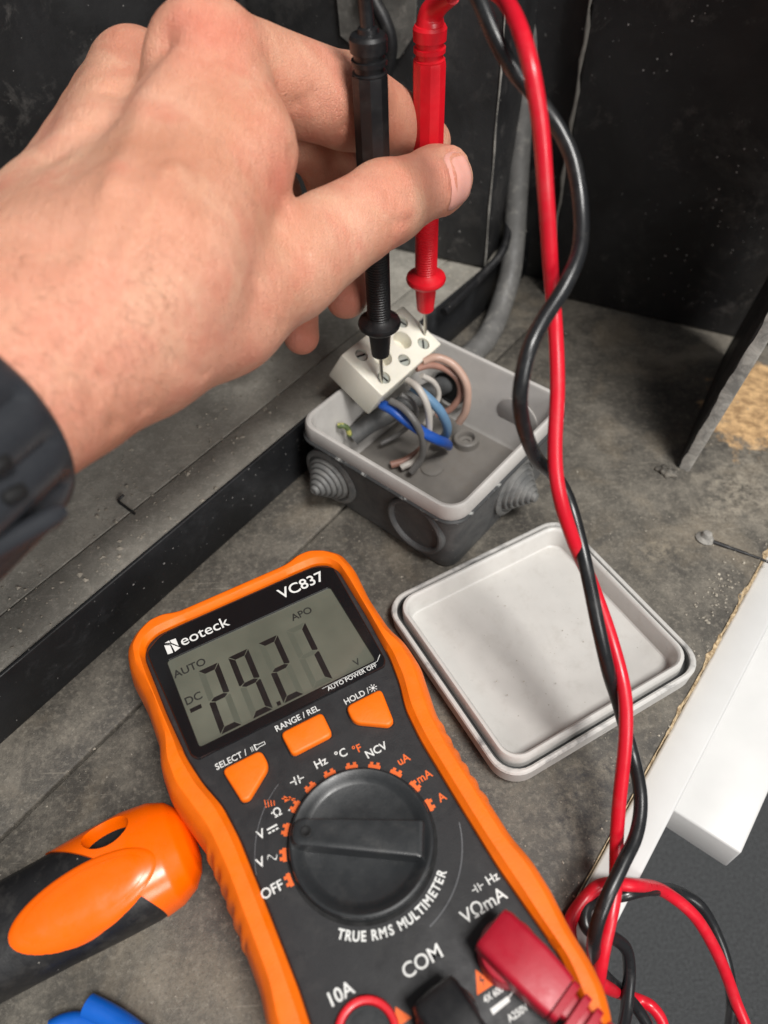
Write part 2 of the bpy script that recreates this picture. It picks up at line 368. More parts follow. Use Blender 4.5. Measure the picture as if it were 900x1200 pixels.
ct = [(PW[0]+.2*math.sin(k*1.3), PW[1]-.3, 31.5+k*9) for k in range(56)]
V, F = tube_data(ct, [.38+.2*math.sin(k*1.9) for k in range(56)], 8); o = build('worn_corner_highlight', V, F, M['worn'], None, 60); o['kind'] = 'structure'  # pale strip added as the highlight on the worn corner bevel
# chipped edge of the shelf board
V = []; F = []
NS = 400
def wob(x, sd): return math.sin(x*.9+sd)*.5+math.sin(x*2.3+sd*2)*.3+math.sin(x*5.1+sd*3)*.2
for k in range(NS):
    s = -40+k*460/NS; up_ = min(1, max(0, (s-110)/60)); w = .25+(.5+.5*wob(s*.35, 1))*(.3+.9*up_); inn = max(0, wob(s*.22, 4))*1.6*up_
    for off, z in ((-193+inn, .12), (-193-w*.5, -.35-.25*abs(wob(s, 2))), (-193-w, -1.6), (-193-w*.8-.3, -16)):
        p = lf(s, off); V.append((p[0], p[1], z))
    if k:
        for j in range(3): a = (k-1)*4+j; F.append((a, a+1, a+5, a+4))
o = build('chipped_edge', V, F, M['raw'], None, 50); o['kind'] = 'structure'

wp = slab('cabinet_front', -260, 420, -207, -193.8, -330, -5, M['white'], 1.2)
ws = slab('cabinet_shelf', 130.5, 480, -236, -207.2, -58, -40, M['white'], 1.0)
bm = bmesh.new(); bmesh.ops.create_grid(bm, x_segments=2, y_segments=2, size=1500)
for v_ in bm.verts: v_.co.z = -260
o = from_bm('carpet_floor', bm, M['carpet'], None, 0); o['kind'] = 'structure'

# upright partition board on the right
pt = empty('partition_board', (139.5, 244, 0), Matrix.Rotation(math.radians(6.5), 3, (math.cos(math.radians(59)), math.sin(math.radians(59)), 0))); tag(pt, 'thin upright black panel with worn pale front edge standing at right', 'board')
pdir = np.array([math.cos(math.radians(59)), math.sin(math.radians(59))]); pn = np.array([pdir[1], -pdir[0]])
def pbox(name, w0, w1, l0, l1, z0, z1, mat, bev):
    bm = bmesh.new(); q = [pn*w0+pdir*l0, pn*w1+pdir*l0, pn*w1+pdir*l1, pn*w0+pdir*l1]
    vs = [bm.verts.new((a[0], a[1], z)) for z in (z0, z1) for a in q]
    for f in ((3, 2, 1, 0), (4, 5, 6, 7), (0, 1, 5, 4), (1, 2, 6, 5), (2, 3, 7, 6), (3, 0, 4, 7)): bm.faces.new([vs[i] for i in f])
    bevel(bm, bev, 2); return from_bm(name, bm, mat, pt, 50)
pbox('panel', 0.5, 6.5, 0, 92, .5, 420, M['black_wall'], .5)
V = []; F = []
for k in range(150):
    z = .6+k*2.75; w0 = 1.4+.6*wob(k*.2, 1)+.4*wob(k*.9, 3)
    for w, l in ((w0, -.35), (5.9, -.5-.15*wob(k*1.1, 2)), (6.75, .3), (6.7, 1.6+.6*wob(k*.8, 5))):
        p = pn*w+pdir*l; V.append((p[0], p[1], z))
    if k:
        for j in range(3): a = (k-1)*4+j; F.append((a, a+1, a+5, a+4))
build('bare_edge', V, F, M['worn'], pt, 60)
# lump of filler at the foot
bm = bmesh.new(); bmesh.ops.create_icosphere(bm, subdivisions=4, radius=1)
for v_ in bm.verts:
    n_ = .25*math.sin(v_.co.x*4+1)*math.sin(v_.co.y*5)*math.cos(v_.co.z*3)+.1*math.sin(v_.co.x*11)
    v_.co = Vector((v_.co.x*5*(1+n_), v_.co.y*3.2*(1+n_), max(-.2, v_.co.z*2.2*(1+n_))))
o = from_bm('filler_lump', bm, M['shelf'], None, 60); o.location = Vector((134.5, 240.5, 0.6))*S; o.rotation_euler.z = -.55
tag(o, 'small crusty grey filler lump at the foot of the partition board', 'filler')

# grey cables at the wall
cp = [onz(505, 452, 7), onz(535, 430, 7), (onz(560, 408, 7)), (onz(574, 390, 8)), (onz(586, 362, 12)), at(597, 325, 425), at(602, 285, 424), at(605, 235, 416), at(608, 180, 404), at(613, 110, 388), at(619, 40, 373), at(626, -40, 357)]
cp = catmull(np.array(cp), 8); o = tube('grey_conduit', cp, 6.2, M['grey_cable'], None, 18, origin=cp[0]); tag(o, 'dusty grey cable rising up the black wall behind the red lead', 'cable')
cp = catmull(np.array([onz(520, 366, 32), onz(540, 347, 32.5), onz(565, 322, 33), at(590, 292, 415), at(596, 255, 420), at(593, 200, 412), at(600, 100, 388), at(606, -30, 366)]), 8)
o = tube('thin_black_cable', cp, 2.3, M['black_rubber'], None, 12, origin=cp[0]); tag(o, 'thin black cable beside the grey cable on the back wall', 'cable')

# bracket plate and cable high on the wall behind the probes
def wallpt(x, y, off=0.):
    d = ray(x, y); N = np.array([WN[0], WN[1], 0]); t = (N@np.array([PW[0], PW[1], 0])-off-N@EYE)/(N@d); return EYE+d*t
brk = empty('wall_bracket', wallpt(445, 30)); tag(brk, 'worn grey metal bracket plate on the wall behind the probe tops', 'bracket')
c0 = wallpt(445, 30)
poly = [wallpt(*q) for q in ((395, -30), (490, -30), (487, 40), (470, 66), (440, 72), (402, 40))]
V = [p-c0 for p in poly]+[p-c0-np.array([WN[0], WN[1], 0])*2.5 for p in poly]; n_ = len(poly)
F = [tuple(range(n_, 2*n_))]+[(k, (k+1) % n_, n_+(k+1) % n_, n_+k) for k in range(n_)]
build('plate', V, F, plastic('worn grey metal', lin(96, 94, 90), .5, .4, .4, 300, dust=.6), brk, 30)
cp = catmull(np.array([wallpt(425, -25, 6), wallpt(440, 5, 7), wallpt(452, 28, 7), wallpt(458, 55, 6), wallpt(452, 90, 5)])-c0, 8)
tube('rubber_loop', cp, 3.2, M['black_rubber'], brk, 12)

# small litter on the boards
o = tube('wire_staple', catmull(np.array([onz(145, 580, 31.5), onz(139, 587, 30.8), onz(147, 594, 30.8), onz(158, 602, 31)]), 6), .55, M['black_rubber'], None, 8, origin=onz(140, 588, 30)); tag(o, 'tiny bent dark wire scrap lying on the dusty ledge', 'wire scrap')
st = empty('nail_stub', onz(826, 631, 0)); tag(st, 'broken pale nail stub sticking out of the shelf near its edge', 'nail')
lathe('stub', [(4.2, .1), (3.6, .9), (2.6, 1.5), (2.0, 3.4), (1.2, 3.8), (.01, 3.9)], (0, 0, 0), (0.15, .1, 1), M['worn'], st, 14)
o = tube('stub_shadow_strip', catmull(np.array([(3, -2.5, .3), (9, -6, .25), (16, -10, .2), (24, -15, .1)]), 6), [1.0]*6+[.8]*6+[.6]*6+[.3], M['black_rubber'], st, 8)  # dark tapered strip stands in for the shadow trailing from the stub

# dust and crumbs
V = []; F = []
def crumb(p, r):
    b = len(V); q = RNG.normal(size=(6, 3))*.25+np.array([(1, 0, 0), (-1, 0, 0), (0, 1, 0), (0, -1, 0), (0, 0, .8), (0, 0, -.3)])
    for a in q: V.append(np.asarray(p)+a*r*np.array([1, 1, .7]))
    for f in ((0, 2, 4), (2, 1, 4), (1, 3, 4), (3, 0, 4), (2, 0, 5), (1, 2, 5), (3, 1, 5), (0, 3, 5)): F.append(tuple(b+i for i in f))
for k in range(1300):
    s, o_ = RNG.uniform(-60, 330), min(128, abs(RNG.normal(0, 30))+2.5); p = lf(s, o_); crumb((p[0], p[1], 30.1), RNG.choice([.2, .38, .65, 1.15], p=[.45, .33, .17, .05]))
for k in range(900):
    s, o_ = RNG.uniform(-60, 330), RNG.uniform(-190, -2); p = lf(s, o_); crumb((p[0], p[1], .2), RNG.choice([.12, .2, .32, .5], p=[.5, .3, .16, .04]))
for k in range(150):
    s, o_ = RNG.uniform(20, 300), -193+abs(RNG.normal(0, 5)); p = lf(s, o_); crumb((p[0], p[1], .2), RNG.choice([.15, .25, .45]))
for k in range(60):
    p = lf(RNG.normal(205, 10), -188+abs(RNG.normal(0, 5))); crumb((p[0], p[1], .3), RNG.uniform(.2, .7))
for k in range(40):
    p = np.array([57, 150])+RNG.normal(size=2)*np.array([14, 14]); crumb((p[0], p[1], 4.6+.045*(150-p[1])), RNG.choice([.15, .3, .55], p=[.6, .3, .1]))
o = build('dust_crumbs', V, F, plastic('pale dust crumbs', lin(176, 168, 154), .9, .4, 0), None, 0); tag(o, 'pale dust and plaster crumbs scattered over the boards', 'dust', kind='stuff')

# ------------------------------------------------------------------ junction box
BA = math.radians(48.1); BX = empty('junction_box', (23.9, 242.3, 0.35), Matrix.Rotation(BA, 3, 'Z'))
tag(BX, 'open grey square junction box with rubber cable glands and wires inside', 'junction box')
def ring(h, z, r): return rrect(h, h, r, z)
V, F = loft_data([ring(37.5, 0, 6), ring(38.5, .8, 7), ring(40.8, 33, 8), ring(41.2, 34.2, 8.4)], True, False); build('shell', V, F, M['box_outer'], BX, 35)
V, F = loft_data([ring(41.0, 33.8, 8.4), ring(42.9, 34.8, 9), ring(43.3, 35.4, 9), ring(43.3, 36.2, 9), ring(42.8, 36.8, 9), ring(42.0, 36.9, 8.6)], False, False); build('rim_shoulder', V, F, M['box_edge'], BX, 35)
V, F = loft_data([ring(42.2, 36.4, 8.6), ring(42.5, 37.4, 8.8), ring(42.3, 42.6, 8.6), ring(41.8, 43.8, 8.4), ring(41.0, 44.1, 8), ring(40.0, 43.7, 7.4), ring(39.5, 42.5, 7), ring(37.6, 5, 6), ring(36.4, 3, 5)], False, False); build('rim', V, F, M['box_light'], BX, 35)
V, F = loft_data([ring(37.2, 3.3, 5), ring(20, 3.1, 3)], False, True); build('inner_floor', V, F, M['box_floor'], BX, 35)
def gland(px, py, pz, ax, open_=False, mat=None):
    if not open_:
        pr = [(14.5, -.5), (14.5, 1.2), (13.4, 1.9), (12.2, 2.0), (12.0, 1.1)]
        r = 11.0; h = 1.4
        for k in range(6):
            pr += [(r, h), (r-.25, h+1.55), (r-.7, h+1.95), (r-1.35, h+2.0)]; r -= 1.7; h += 1.75
        pr += [(max(r, .5), h), (.01, h+.3)]
        return lathe('cable_gland', pr, (px, py, pz), ax, mat or M['box_outer'], BX, 36, 30)
    return lathe('knockout_ring', [(14.6, -.8), (14.4, 1.6), (13.6, 2.2), (12.8, 2.2), (12.2, 1.6), (11.9, .2), (.01, .1)], (px, py, pz), ax, M['box_outer'], BX, 36, 30)
gm = overspray('grey gland rubber', lin(84, 85, 85), lin(120, 119, 116), .35, .7, 90)
gland(-39.6, 27, 17.5, (-1, 0, 0), mat=gm); gland(-39.9, -21.5, 20.5, (-1, 0, 0), True)
gland(5, -39.7, 18.5, (0, -1, 0), mat=gm)
gland(-12, 39.7, 18.5, (0, 1, 0), mat=gm); gland(39.8, -18, 18.5, (1, 0, 0), mat=gm)
# inside: entry hole with collar, mounting posts
lathe('entry_hole', [(9.5, 0), (9.5, .9), (8.2, 1.2), (7.8, .6), (7.6, .35), (.01, .3)], (37.8, 19, 21), (-1, 0, 0), M['hole'], BX, 30)
lathe('entry_collar', [(11.2, -.3), (11.2, 1.3), (10.2, 1.7), (9.3, 1.3), (9.2, 0)], (37.8, 19, 21), (-1, 0, 0), M['box_light'], BX, 30, caps=False)
for x, y in ((27, 0.5), (-26, 2)):
    lathe('mounting_post', [(6.5, 3), (6.2, 6.5), (5.6, 7), (4.2, 7), (3.8, 6.5), (3.6, 4.2), (1.9, 4.1), (1.7, 3.2), (.01, 3.1)], (x, y, 0), (0, 0, 1), M['box_floor'], BX, 26)
lathe('floor_disc', [(5.5, 3), (5.4, 3.9), (4.9, 4.1), (.01, 4.1)], (3, 3, 0), (0, 0, 1), M['box_floor'], BX, 24)
lathe('wall_disc', [(11, 0), (11, .6), (10.4, .9), (.01, .9)], (39.0, -19, 22), (-1, 0, -.04), M['box_light'], BX, 30)

# ------------------------------------------------------------------ lid, lying upside down
LDROT = Matrix.Rotation(math.radians(27), 3, 'Z') @ Matrix.Rotation(math.radians(-2.6), 3, 'X') @ Matrix.Rotation(math.radians(-.6), 3, 'Y')
LX = empty('square_cover', (57.4, 150.2, 2.4), LDROT)
tag(LX, 'pale grey square box lid lying upside down in front of the box', 'lid')
lring = lambda h, z, r: rrect(h+1.3, h+.3, r, z)
V, F = loft_data([lring(41.5, 0, 9), lring(42.8, .9, 10), lring(43.2, 7.0, 10)], True, False); build('plate', V, F, M['lid'], LX, 35)
V, F = loft_data([lring(43.2, 6.9, 10), lring(43.3, 7.7, 10), lring(42.9, 8.4, 9.8), lring(42.2, 8.6, 9.4), lring(41.5, 8.3, 9), lring(41.3, 7.6, 9)], False, False); build('flange', V, F, M['lid_edge'], LX, 35)
V, F = loft_data([lring(41.3, 7.6, 9), lring(41.1, 4.2, 8.8), lring(39.6, 4.0, 8.0), lring(39.5, 4.4, 8)], False, False); build('seal_groove', V, F, M['box_outer'], LX, 35)
V, F = loft_data([lring(39.5, 4.2, 8), lring(39.3, 10.2, 7.8), lring(39.0, 10.7, 7.6), lring(38.2, 10.8, 7.2), lring(37.6, 10.4, 6.8), lring(37.2, 9.6, 6.4), lring(36.2, 1.8, 5.5), lring(35.6, 1.3, 5), lring(20, 1.2, 3)], False, True); build('lip_and_tray', V, F, M['lid'], LX, 35)

# ------------------------------------------------------------------ terminal block
lu = np.array([66., 68, 62]); wu = np.array([45., -47, 0]); 
cam2w = lambda q: RT*q[0]+UP*q[1]+FWD*q[2]
l_ = cam2w(lu); l_ /= np.linalg.norm(l_); w_ = cam2w(wu); w_ -= l_*(w_@l_); w_ /= np.linalg.norm(w_); n_ = np.cross(w_, l_); n_ = n_*(1 if n_[2] > 0 else -1)
if np.linalg.det(np.stack([l_, w_, n_], 1)) < 0: l_ = -l_; FLIP = -1
else: FLIP = 1
TBC = onz(461, 409, 58)
TB = empty('terminal_block', TBC, Matrix(np.stack([l_, w_, n_], 1).tolist()))
tag(TB, 'cream plastic screw terminal block perched on the box edge under the probe tips', 'terminal block')
L2, W2, T_ = 23.2, 12.4, 16.5
def tl(x, y):                                       # pixel -> local place on the block's top
    d = ray(x, y); t = (n_@(TBC-EYE))/(n_@d); q = EYE+d*t-TBC; return np.array([q@l_, q@w_])
bm = bmesh.new(); bm = box_bm((0, 0, -T_/2), (L2, W2, T_/2)); bevel(bm, 1.0, 2)
body = from_bm('body', bm, M['cream'], TB, 35)
SP = 15.2*FLIP
poles = [-SP, 0, SP]
cut = bmesh.new()
def cutter(x, y, r, depth):
    bmesh.ops.create_cone(cut, cap_ends=True, segments=28, radius1=r, radius2=r, depth=depth*2, matrix=Matrix.Translation((x, y, 0)))
for p in poles:
    for sgn in (-1, 1): cutter(p, sgn*6.8, 3.0, 3.6)
for p in (-SP/2, SP/2): cutter(p, -.4, 4.5, 7)
for p in poles:
    bmesh.ops.create_cone(cut, cap_ends=True, segments=24, radius1=3.2, radius2=3.2, depth=12, matrix=Matrix.Translation((p, W2, -10)) @ Matrix.Rotation(math.pi/2, 4, 'X'))
cu = from_bm('cutter', cut, M['cream'], None, 0); cu.matrix_world = TB.matrix_world.copy()
bpy.context.view_layer.update()
md = body.modifiers.new('b', 'BOOLEAN'); md.object = cu; md.operation = 'DIFFERENCE'; md.solver = 'EXACT'
bpy.context.view_layer.update()
dg = bpy.context.evaluated_depsgraph_get(); me = bpy.data.meshes.new_from_object(body.evaluated_get(dg)); body.modifiers.clear(); body.data = me
me.polygons.foreach_set('use_smooth', [True]*len(me.polygons)); me.set_sharp_from_angle(angle=math.radians(35))
bpy.data.objects.remove(cu)
for i, p in enumerate(poles):
    for sgn in (-1, 1):
        o = lathe('screw', [(2.75, -3.4), (2.75, -1.2), (2.4, -.6), (.01, -.45)], (p, sgn*6.8, 0), (0, 0, 1), M['zinc'], TB, 20)
        bm = box_bm((p, sgn*6.8, -.42), (2.2, .4, .12), None); 
        rot = Matrix.Rotation(.7+i*1.1+sgn, 3, 'Z'); 
        for v_ in bm.verts: v_.co = rot @ (v_.co-Vector((p, sgn*6.8, 0)))+Vector((p, sgn*6.8, 0))
        from_bm('slot', bm, M['hole'], o, 0)

# ------------------------------------------------------------------ wires in the box
def wire(name, pts, r, mat, label, flat=None):
    P = catmull(np.array([onz(*q) for q in pts]), 8); o = tube(name, P, r, M[mat], None, 12, origin=P[0], flat=flat); tag(o, label, 'wire', 'loose wires inside the junction box'); return o
wire('brown_wire', [(488, 432, 48), (505, 428, 47), (523, 433, 43), (537, 446, 38), (539, 464, 30), (527, 480, 22), (512, 486, 18)], 1.6, 'brown', 'brown wire looping right from the terminal block, inner of two')
wire('brown_wire', [(494, 424, 50), (512, 419, 49), (533, 429, 46), (547, 452, 38), (546, 480, 25), (538, 495, 17)], 1.9, 'taupe', 'pinkish brown wire looping widest to the right in the box')
wire('pale_grey_wire', [(478, 446, 49), (490, 455, 50), (500, 474, 44), (503, 495, 34), (500, 520, 20), (488, 538, 10), (470, 548, 7)], 1.6, 'pale', 'pale grey white wire arching over the blue wires')
wire('pale_blue_wire', [(484, 453, 46), (500, 465, 44), (516, 482, 36), (524, 500, 24), (521, 512, 14), (512, 518, 10)], 2.2, 'lightblue', 'dusty pale blue wire bending down behind the bright blue one')
wire('bright_blue_wire', [(448, 474, 40), (462, 482, 40), (480, 496, 36), (500, 509, 30), (514, 516, 24), (522, 519, 18), (526, 522, 10)], 1.9, 'blue', 'bright blue wire running straight from under the terminal block', 1.35)
wire('dark_grey_wire', [(458, 470, 44), (472, 478, 44), (486, 494, 40), (495, 515, 28), (494, 536, 16), (482, 553, 8)], 1.6, 'greywire', 'dark grey wire hanging from the near end of the terminal block')
wire('short_brown_wire', [(499, 520, 12), (490, 530, 9), (474, 540, 7), (458, 545, 6)], 1.8, 'brown', 'short brown wire low on the box floor at front')
wire('thin_grey_wire', [(470, 462, 42), (482, 470, 38), (488, 484, 28), (478, 500, 16), (462, 512, 10), (446, 520, 8)], 1.2, 'greywire', 'thin grey wire curling back under the terminal block to the left')
wire('thin_pale_wire', [(494, 440, 44), (508, 448, 38), (514, 462, 30), (508, 480, 22), (498, 496, 14)], 1.3, 'pale', 'thin pale wire dropping between the brown and blue wires')
o = wire('earth_wire', [(396, 499, 30), (402, 499, 30), (407, 502, 28), (410, 510, 24)], 1.3, 'earth', 'yellow green earth wire end in the left corner of the box')
cp = catmull(np.array([onz(412, 512, 18), onz(432, 497, 22), onz(455, 485, 25), onz(480, 470, 26), onz(505, 458, 24), onz(522, 450, 22)]), 8)
o = tube('sheathed_cable', cp, 4.6, M['box_outer'], None, 18, origin=cp[0]); tag(o, 'thick dark grey sheathed cable crossing the inside of the box', 'cable')

# ------------------------------------------------------------------ multimeter
MA = math.radians(26.57); MM = empty('multimeter', (-40.31, 126.45, 0.4), Matrix.Rotation(MA, 3, 'Z'))
tag(MM, 'orange and black digital multimeter with round dial lying on the shelf', 'multimeter')
half = [(0, 36.9), (20.5, 36.9), (25.5, 38.7), (31.5, 38.6), (37.6, 35.4), (42.4, 30), (43.6, 22), (42.2, 8), (42.5, -7), (44.6, -15), (44.6, -25), (40.4, -42), (39.6, -54), (39.8, -85), (41.2, -93), (41.2, -102), (40, -112), (40, -121), (39, -128), (36, -135), (28, -140), (0, -141)]
def half_outline(h, step=1.0):
    H = np.array(h, float); out = [H[0]]
    for a, b, c in zip(H[:-2], H[1:-1], H[2:]):
        L = min(2.6, .4*np.linalg.norm(b-a), .4*np.linalg.norm(c-b)); p0 = b+(a-b)/np.linalg.norm(a-b)*L; p2 = b+(c-b)/np.linalg.norm(c-b)*L
        out += [(1-t)**2*p0+2*t*(1-t)*b+t*t*p2 for t in np.linspace(0, 1, 6)]
    H = np.array(out+[H[-1]]); d = np.r_[0, np.cumsum(np.linalg.norm(np.diff(H, axis=0), axis=1))]
    t = np.linspace(0, d[-1], int(d[-1]/step)); return np.stack([np.interp(t, d, H[:, 0]), np.interp(t, d, H[:, 1])], 1)
HO = half_outline(half); OUT = np.vstack([HO, (HO*np.array([-1, 1]))[::-1][1:-1]])     # clockwise from the top middle
def onorm(P):
    t = np.roll(P, -1, 0)-np.roll(P, 1, 0); t /= np.linalg.norm(t, axis=1)[:, None]; return np.stack([-t[:, 1], t[:, 0]], 1)
ON = onorm(OUT)
phalf = [(0, 29.4), (20, 29.4), (30, 29.2), (34.2, 27.2), (36.6, 23), (36.4, 0), (35.4, -18), (33.6, -28), (30.8, -37), (29.8, -48), (29.8, -70), (30, -90), (31, -104), (32, -116), (30, -128), (24, -133), (0, -133.5)]
PH = half_outline(phalf); 
# resample the panel outline to the same count and matching places
def resample(H, n):
    d = np.r_[0, np.cumsum(np.linalg.norm(np.diff(H, axis=0), axis=1))]; t = np.linspace(0, d[-1], n); return np.stack([np.interp(t, d, H[:, 0]), np.interp(t, d, H[:, 1])], 1)
PO = resample(PH, len(HO)); POUT = np.vstack([PO, (PO*np.array([-1, 1]))[::-1][1:-1]])
PNn = onorm(POUT)
def oring(d, z, rib=0.):
    q = OUT+ON*d
    if rib:
        y = OUT[:, 1]; msk = ((y < -44) & (y > -74)).astype(float); q = q+ON*(rib*msk*np.clip(np.sin(y*2*math.pi/5.2)*2, -1, 1)*.5)[:, None]
    return [(x, y, z) for x, y in q]
def pring(d, z): return [(x, y, z) for x, y in POUT+PNn*d]
mixr = lambda f, z: [(x, y, z) for x, y in OUT*(1-f)+POUT*f]
V, F = loft_data([oring(-5, 0), oring(-2, 1.5), oring(0, 6, .9), oring(.8, 18, 1.1), oring(.5, 28, 1.1), oring(-.6, 35, .8), oring(-1.4, 37.6, .5), oring(-1.9, 38.5), oring(-3.4, 40.5), oring(-3.9, 40.9), mixr(.72, 41.2), mixr(.78, 41.1), pring(.5, 39.3), pring(.1, 37)], True, False)
build('holster', V, F, M['orange'], MM, 24)
V, F = loft_data([pring(.6, 34), pring(.3, 38.0), pring(-.2, 38.6), pring(-1.0, 38.8)], True, True); build('front_panel', V, F, M['panel'], MM, 35)
ZP = 38.8
# display bezel with a window
wpoly = round_poly([(-30.6, 17.3), (30.6, 17.3), (31.0, -17.2), (-31.0, -17.2)], 1.2, 7)
bo = round_poly([(-29.2, 28.2), (30.2, 28.2), (35.6, 24.2), (35.4, 22.0), (34.0, -18.6), (32.5, -20.6), (-32.5, -20.6), (-34.2, -18.6), (-35.6, 22.0), (-35.4, 24.0)], [3, 3, 2, 1, 1, 1, 1, 1, 1, 2], 7)
def resamp_closed(P, n, start):
    P = np.asarray(P); i0 = np.argmin(np.linalg.norm(P-np.array(start), axis=1)); P = np.roll(P, -i0, 0); P = np.vstack([P, P[:1]]); a = np.arctan2(P[:-1, 1], P[:-1, 0])
    d = np.r_[0, np.cumsum(np.linalg.norm(np.diff(P, axis=0), axis=1))]; t = np.linspace(0, d[-1], n+1)[:-1]; return np.stack([np.interp(t, d, P[:, 0]), np.interp(t, d, P[:, 1])], 1)
def polar(P, angs):
    P = np.asarray(P); P = np.vstack([P, P[:1]]); out = []
    for a in angs:
        dx, dy = math.cos(a), math.sin(a); best = 0
        for p, q in zip(P[:-1], P[1:]):
            e = q-p; den = dx*e[1]-dy*e[0]
            if abs(den) < 1e-12: continue
            t = (p[0]*e[1]-p[1]*e[0])/den; s = (p[0]*dy-p[1]*dx)/den
            if t > 0 and -1e-9 <= s <= 1+1e-9: best = max(best, t)
        out.append((dx*best, dy*best))
    return np.array(out)
crn = [math.atan2(y, x) for x, y in list(wpoly)+list(bo)]; angs = sorted(set(np.round(np.r_[np.linspace(-math.pi, math.pi, 120, endpoint=False), crn], 5)))
B0, W0 = polar(bo, angs), polar(wpoly, angs)
V, F = loft_data([[(x, y, ZP-.4) for x, y in B0], [(x, y, ZP+.7) for x, y in B0], [(x*.99, y*.988, ZP+1.1) for x, y in B0], [(x, y, ZP+1.1) for x, y in W0], [(x*.996, y*.992, ZP+.35) for x, y in W0]], False, False)
build('display_bezel', V, F, M['black_gloss'], MM, 25)
bm = box_bm((0, 0, ZP+.1), (31.2, 17.6, .25)); scr = from_bm('lcd_screen', bm, M['lcd'], MM, 0)
ZL = ZP+.38; ZB = ZP+1.14; ZT = ZP+.06
def flat(name, polys, z, mat, parent):
    V = []; F = []
    for p in polys:
        b = len(V); V += [(x, y, z) for x, y in p]; F.append(tuple(range(b, b+len(p))))
    return build(name, V, F, mat, parent, 0)
def text(name, s, x, y, size, z, mat, parent, rot=0., align='CENTER', bold=0., sx=1., shear=0.):
    cu = bpy.data.curves.new('t', 'FONT'); cu.body = s; cu.size = 1; cu.align_x = align; cu.align_y = 'CENTER'; cu.offset = bold; cu.shear = shear; cu.resolution_u = 4
    o = bpy.data.objects.new('t', cu); COL.objects.link(o); bpy.context.view_layer.update()
    me = bpy.data.meshes.new_from_object(o.evaluated_get(bpy.context.evaluated_depsgraph_get())); bpy.data.objects.remove(o); bpy.data.curves.remove(cu)
    v = np.array([w.co[:] for w in me.vertices]); ca, sa = math.cos(rot), math.sin(rot); v[:, 0] *= size*sx; v[:, 1] *= size
    X = x+v[:, 0]*ca-v[:, 1]*sa; Y = y+v[:, 0]*sa+v[:, 1]*ca
    for i, w in enumerate(me.vertices): w.co = (X[i]*S, Y[i]*S, z*S)
    me.materials.clear(); me.materials.append(mat); me.name = name
    o = bpy.data.objects.new(name, me); COL.objects.link(o); o.parent = parent; return o
PWm, POm = M['print_white'], M['print_orange']
text('lettering', 'VC837', 21.8, 22.6, 6.2, ZB, PWm, MM, .0, bold=.012, sx=1.0)
text('lettering', 'eoteck', -15.5, 21.6, 6.0, ZB, PWm, MM, .0, bold=.004, sx=1.05)
# maker's mark: a slanted N cut from a hexagon
flat('maker_mark', [[(-29.4, 19.2), (-27.6, 19.0), (-27.6, 22.2), (-29.4, 23.2)], [(-29.2, 23.7), (-27.3, 22.6), (-24.8, 19.6), (-26.9, 19.0), (-27.2, 22.4)], [(-27.1, 24.1), (-25.1, 23.9), (-25.1, 20.6), (-26.9, 22.9)], [(-29.0, 24.0), (-27.4, 24.2), (-27.2, 23.2)]], ZB, PWm, MM)
text('lettering', 'AUTO POWER OFF', 21.3, -19.0, 2.15, ZB, PWm, MM, .0, bold=.004, sx=.98)
flat('trim_line', [[(10.8, -18.0), (31.2, -18.0), (31.2, -17.86), (10.8, -17.86)], [(31.2, -18.0), (33.2, -16.2), (33.1, -16.05), (31.1, -17.86)]], ZB, PWm, MM)
# liquid crystal digits
LT = M['lcdtext']
text('lcd_lettering', 'AUTO', -24.6, 11.0, 4.0, ZL, LT, scr, .0, bold=.016); text('lcd_lettering', 'DC', -27.2, -.2, 4.0, ZL, LT, scr, bold=.016)
text('lcd_lettering', 'APO', 17.0, 12.0, 3.9, ZL, LT, scr, bold=.014); text('lcd_lettering', 'V', 25.2, -14.6, 3.6, ZL, LT, scr, bold=.01)
flat('minus_sign', [[(-29.6, -4.6), (-25.8, -4.6), (-25.7, -3.1), (-29.5, -3.1)]], ZL, M['segment'], scr)
def digit(cx, on):
    w, h, t = 3.6, 12.3, 1.95; yc = -3.9; sh = .045; g = .25
    segs = dict(a=[(-w+g, h), (w-g, h), (w-t, h-t), (-w+t, h-t)], d=[(-w+t, -h+t), (w-t, -h+t), (w-g, -h), (-w+g, -h)],
        g=[(-w+g+.5, 0), (-w+t, .8), (w-t, .8), (w-g-.5, 0), (w-t, -.8), (-w+t, -.8)],
        f=[(-w, h-g), (-w+t, h-t-g), (-w+t, 1.0), (-w+.4, .3), (-w, .6)], b=[(w, h-g), (w, .6), (w-.4, .3), (w-t, 1.0), (w-t, h-t-g)],
        e=[(-w, -h+g), (-w, -.6), (-w+.4, -.3), (-w+t, -1.0), (-w+t, -h+t+g)], c=[(w, -h+g), (w-t, -h+t+g), (w-t, -1.0), (w-.4, -.3), (w, -.6)])
    tr = lambda P: [(cx+x+(y)*sh, yc+y) for x, y in P]
    for k, P in segs.items(): flat('digit_segment', [tr(P)], ZL if k in on else ZL-.015, M['segment'] if k in on else M['ghost'], scr)
digit(-19.6, 'abged'); digit(-8.9, 'abcdfg'); digit(2.0, 'abged'); digit(12.4, 'bc')
flat('decimal_point', [[(-4.2, -16.1), (-2.9, -16.1), (-2.85, -14.6), (-4.15, -14.6)]], ZL, M['segment'], scr)
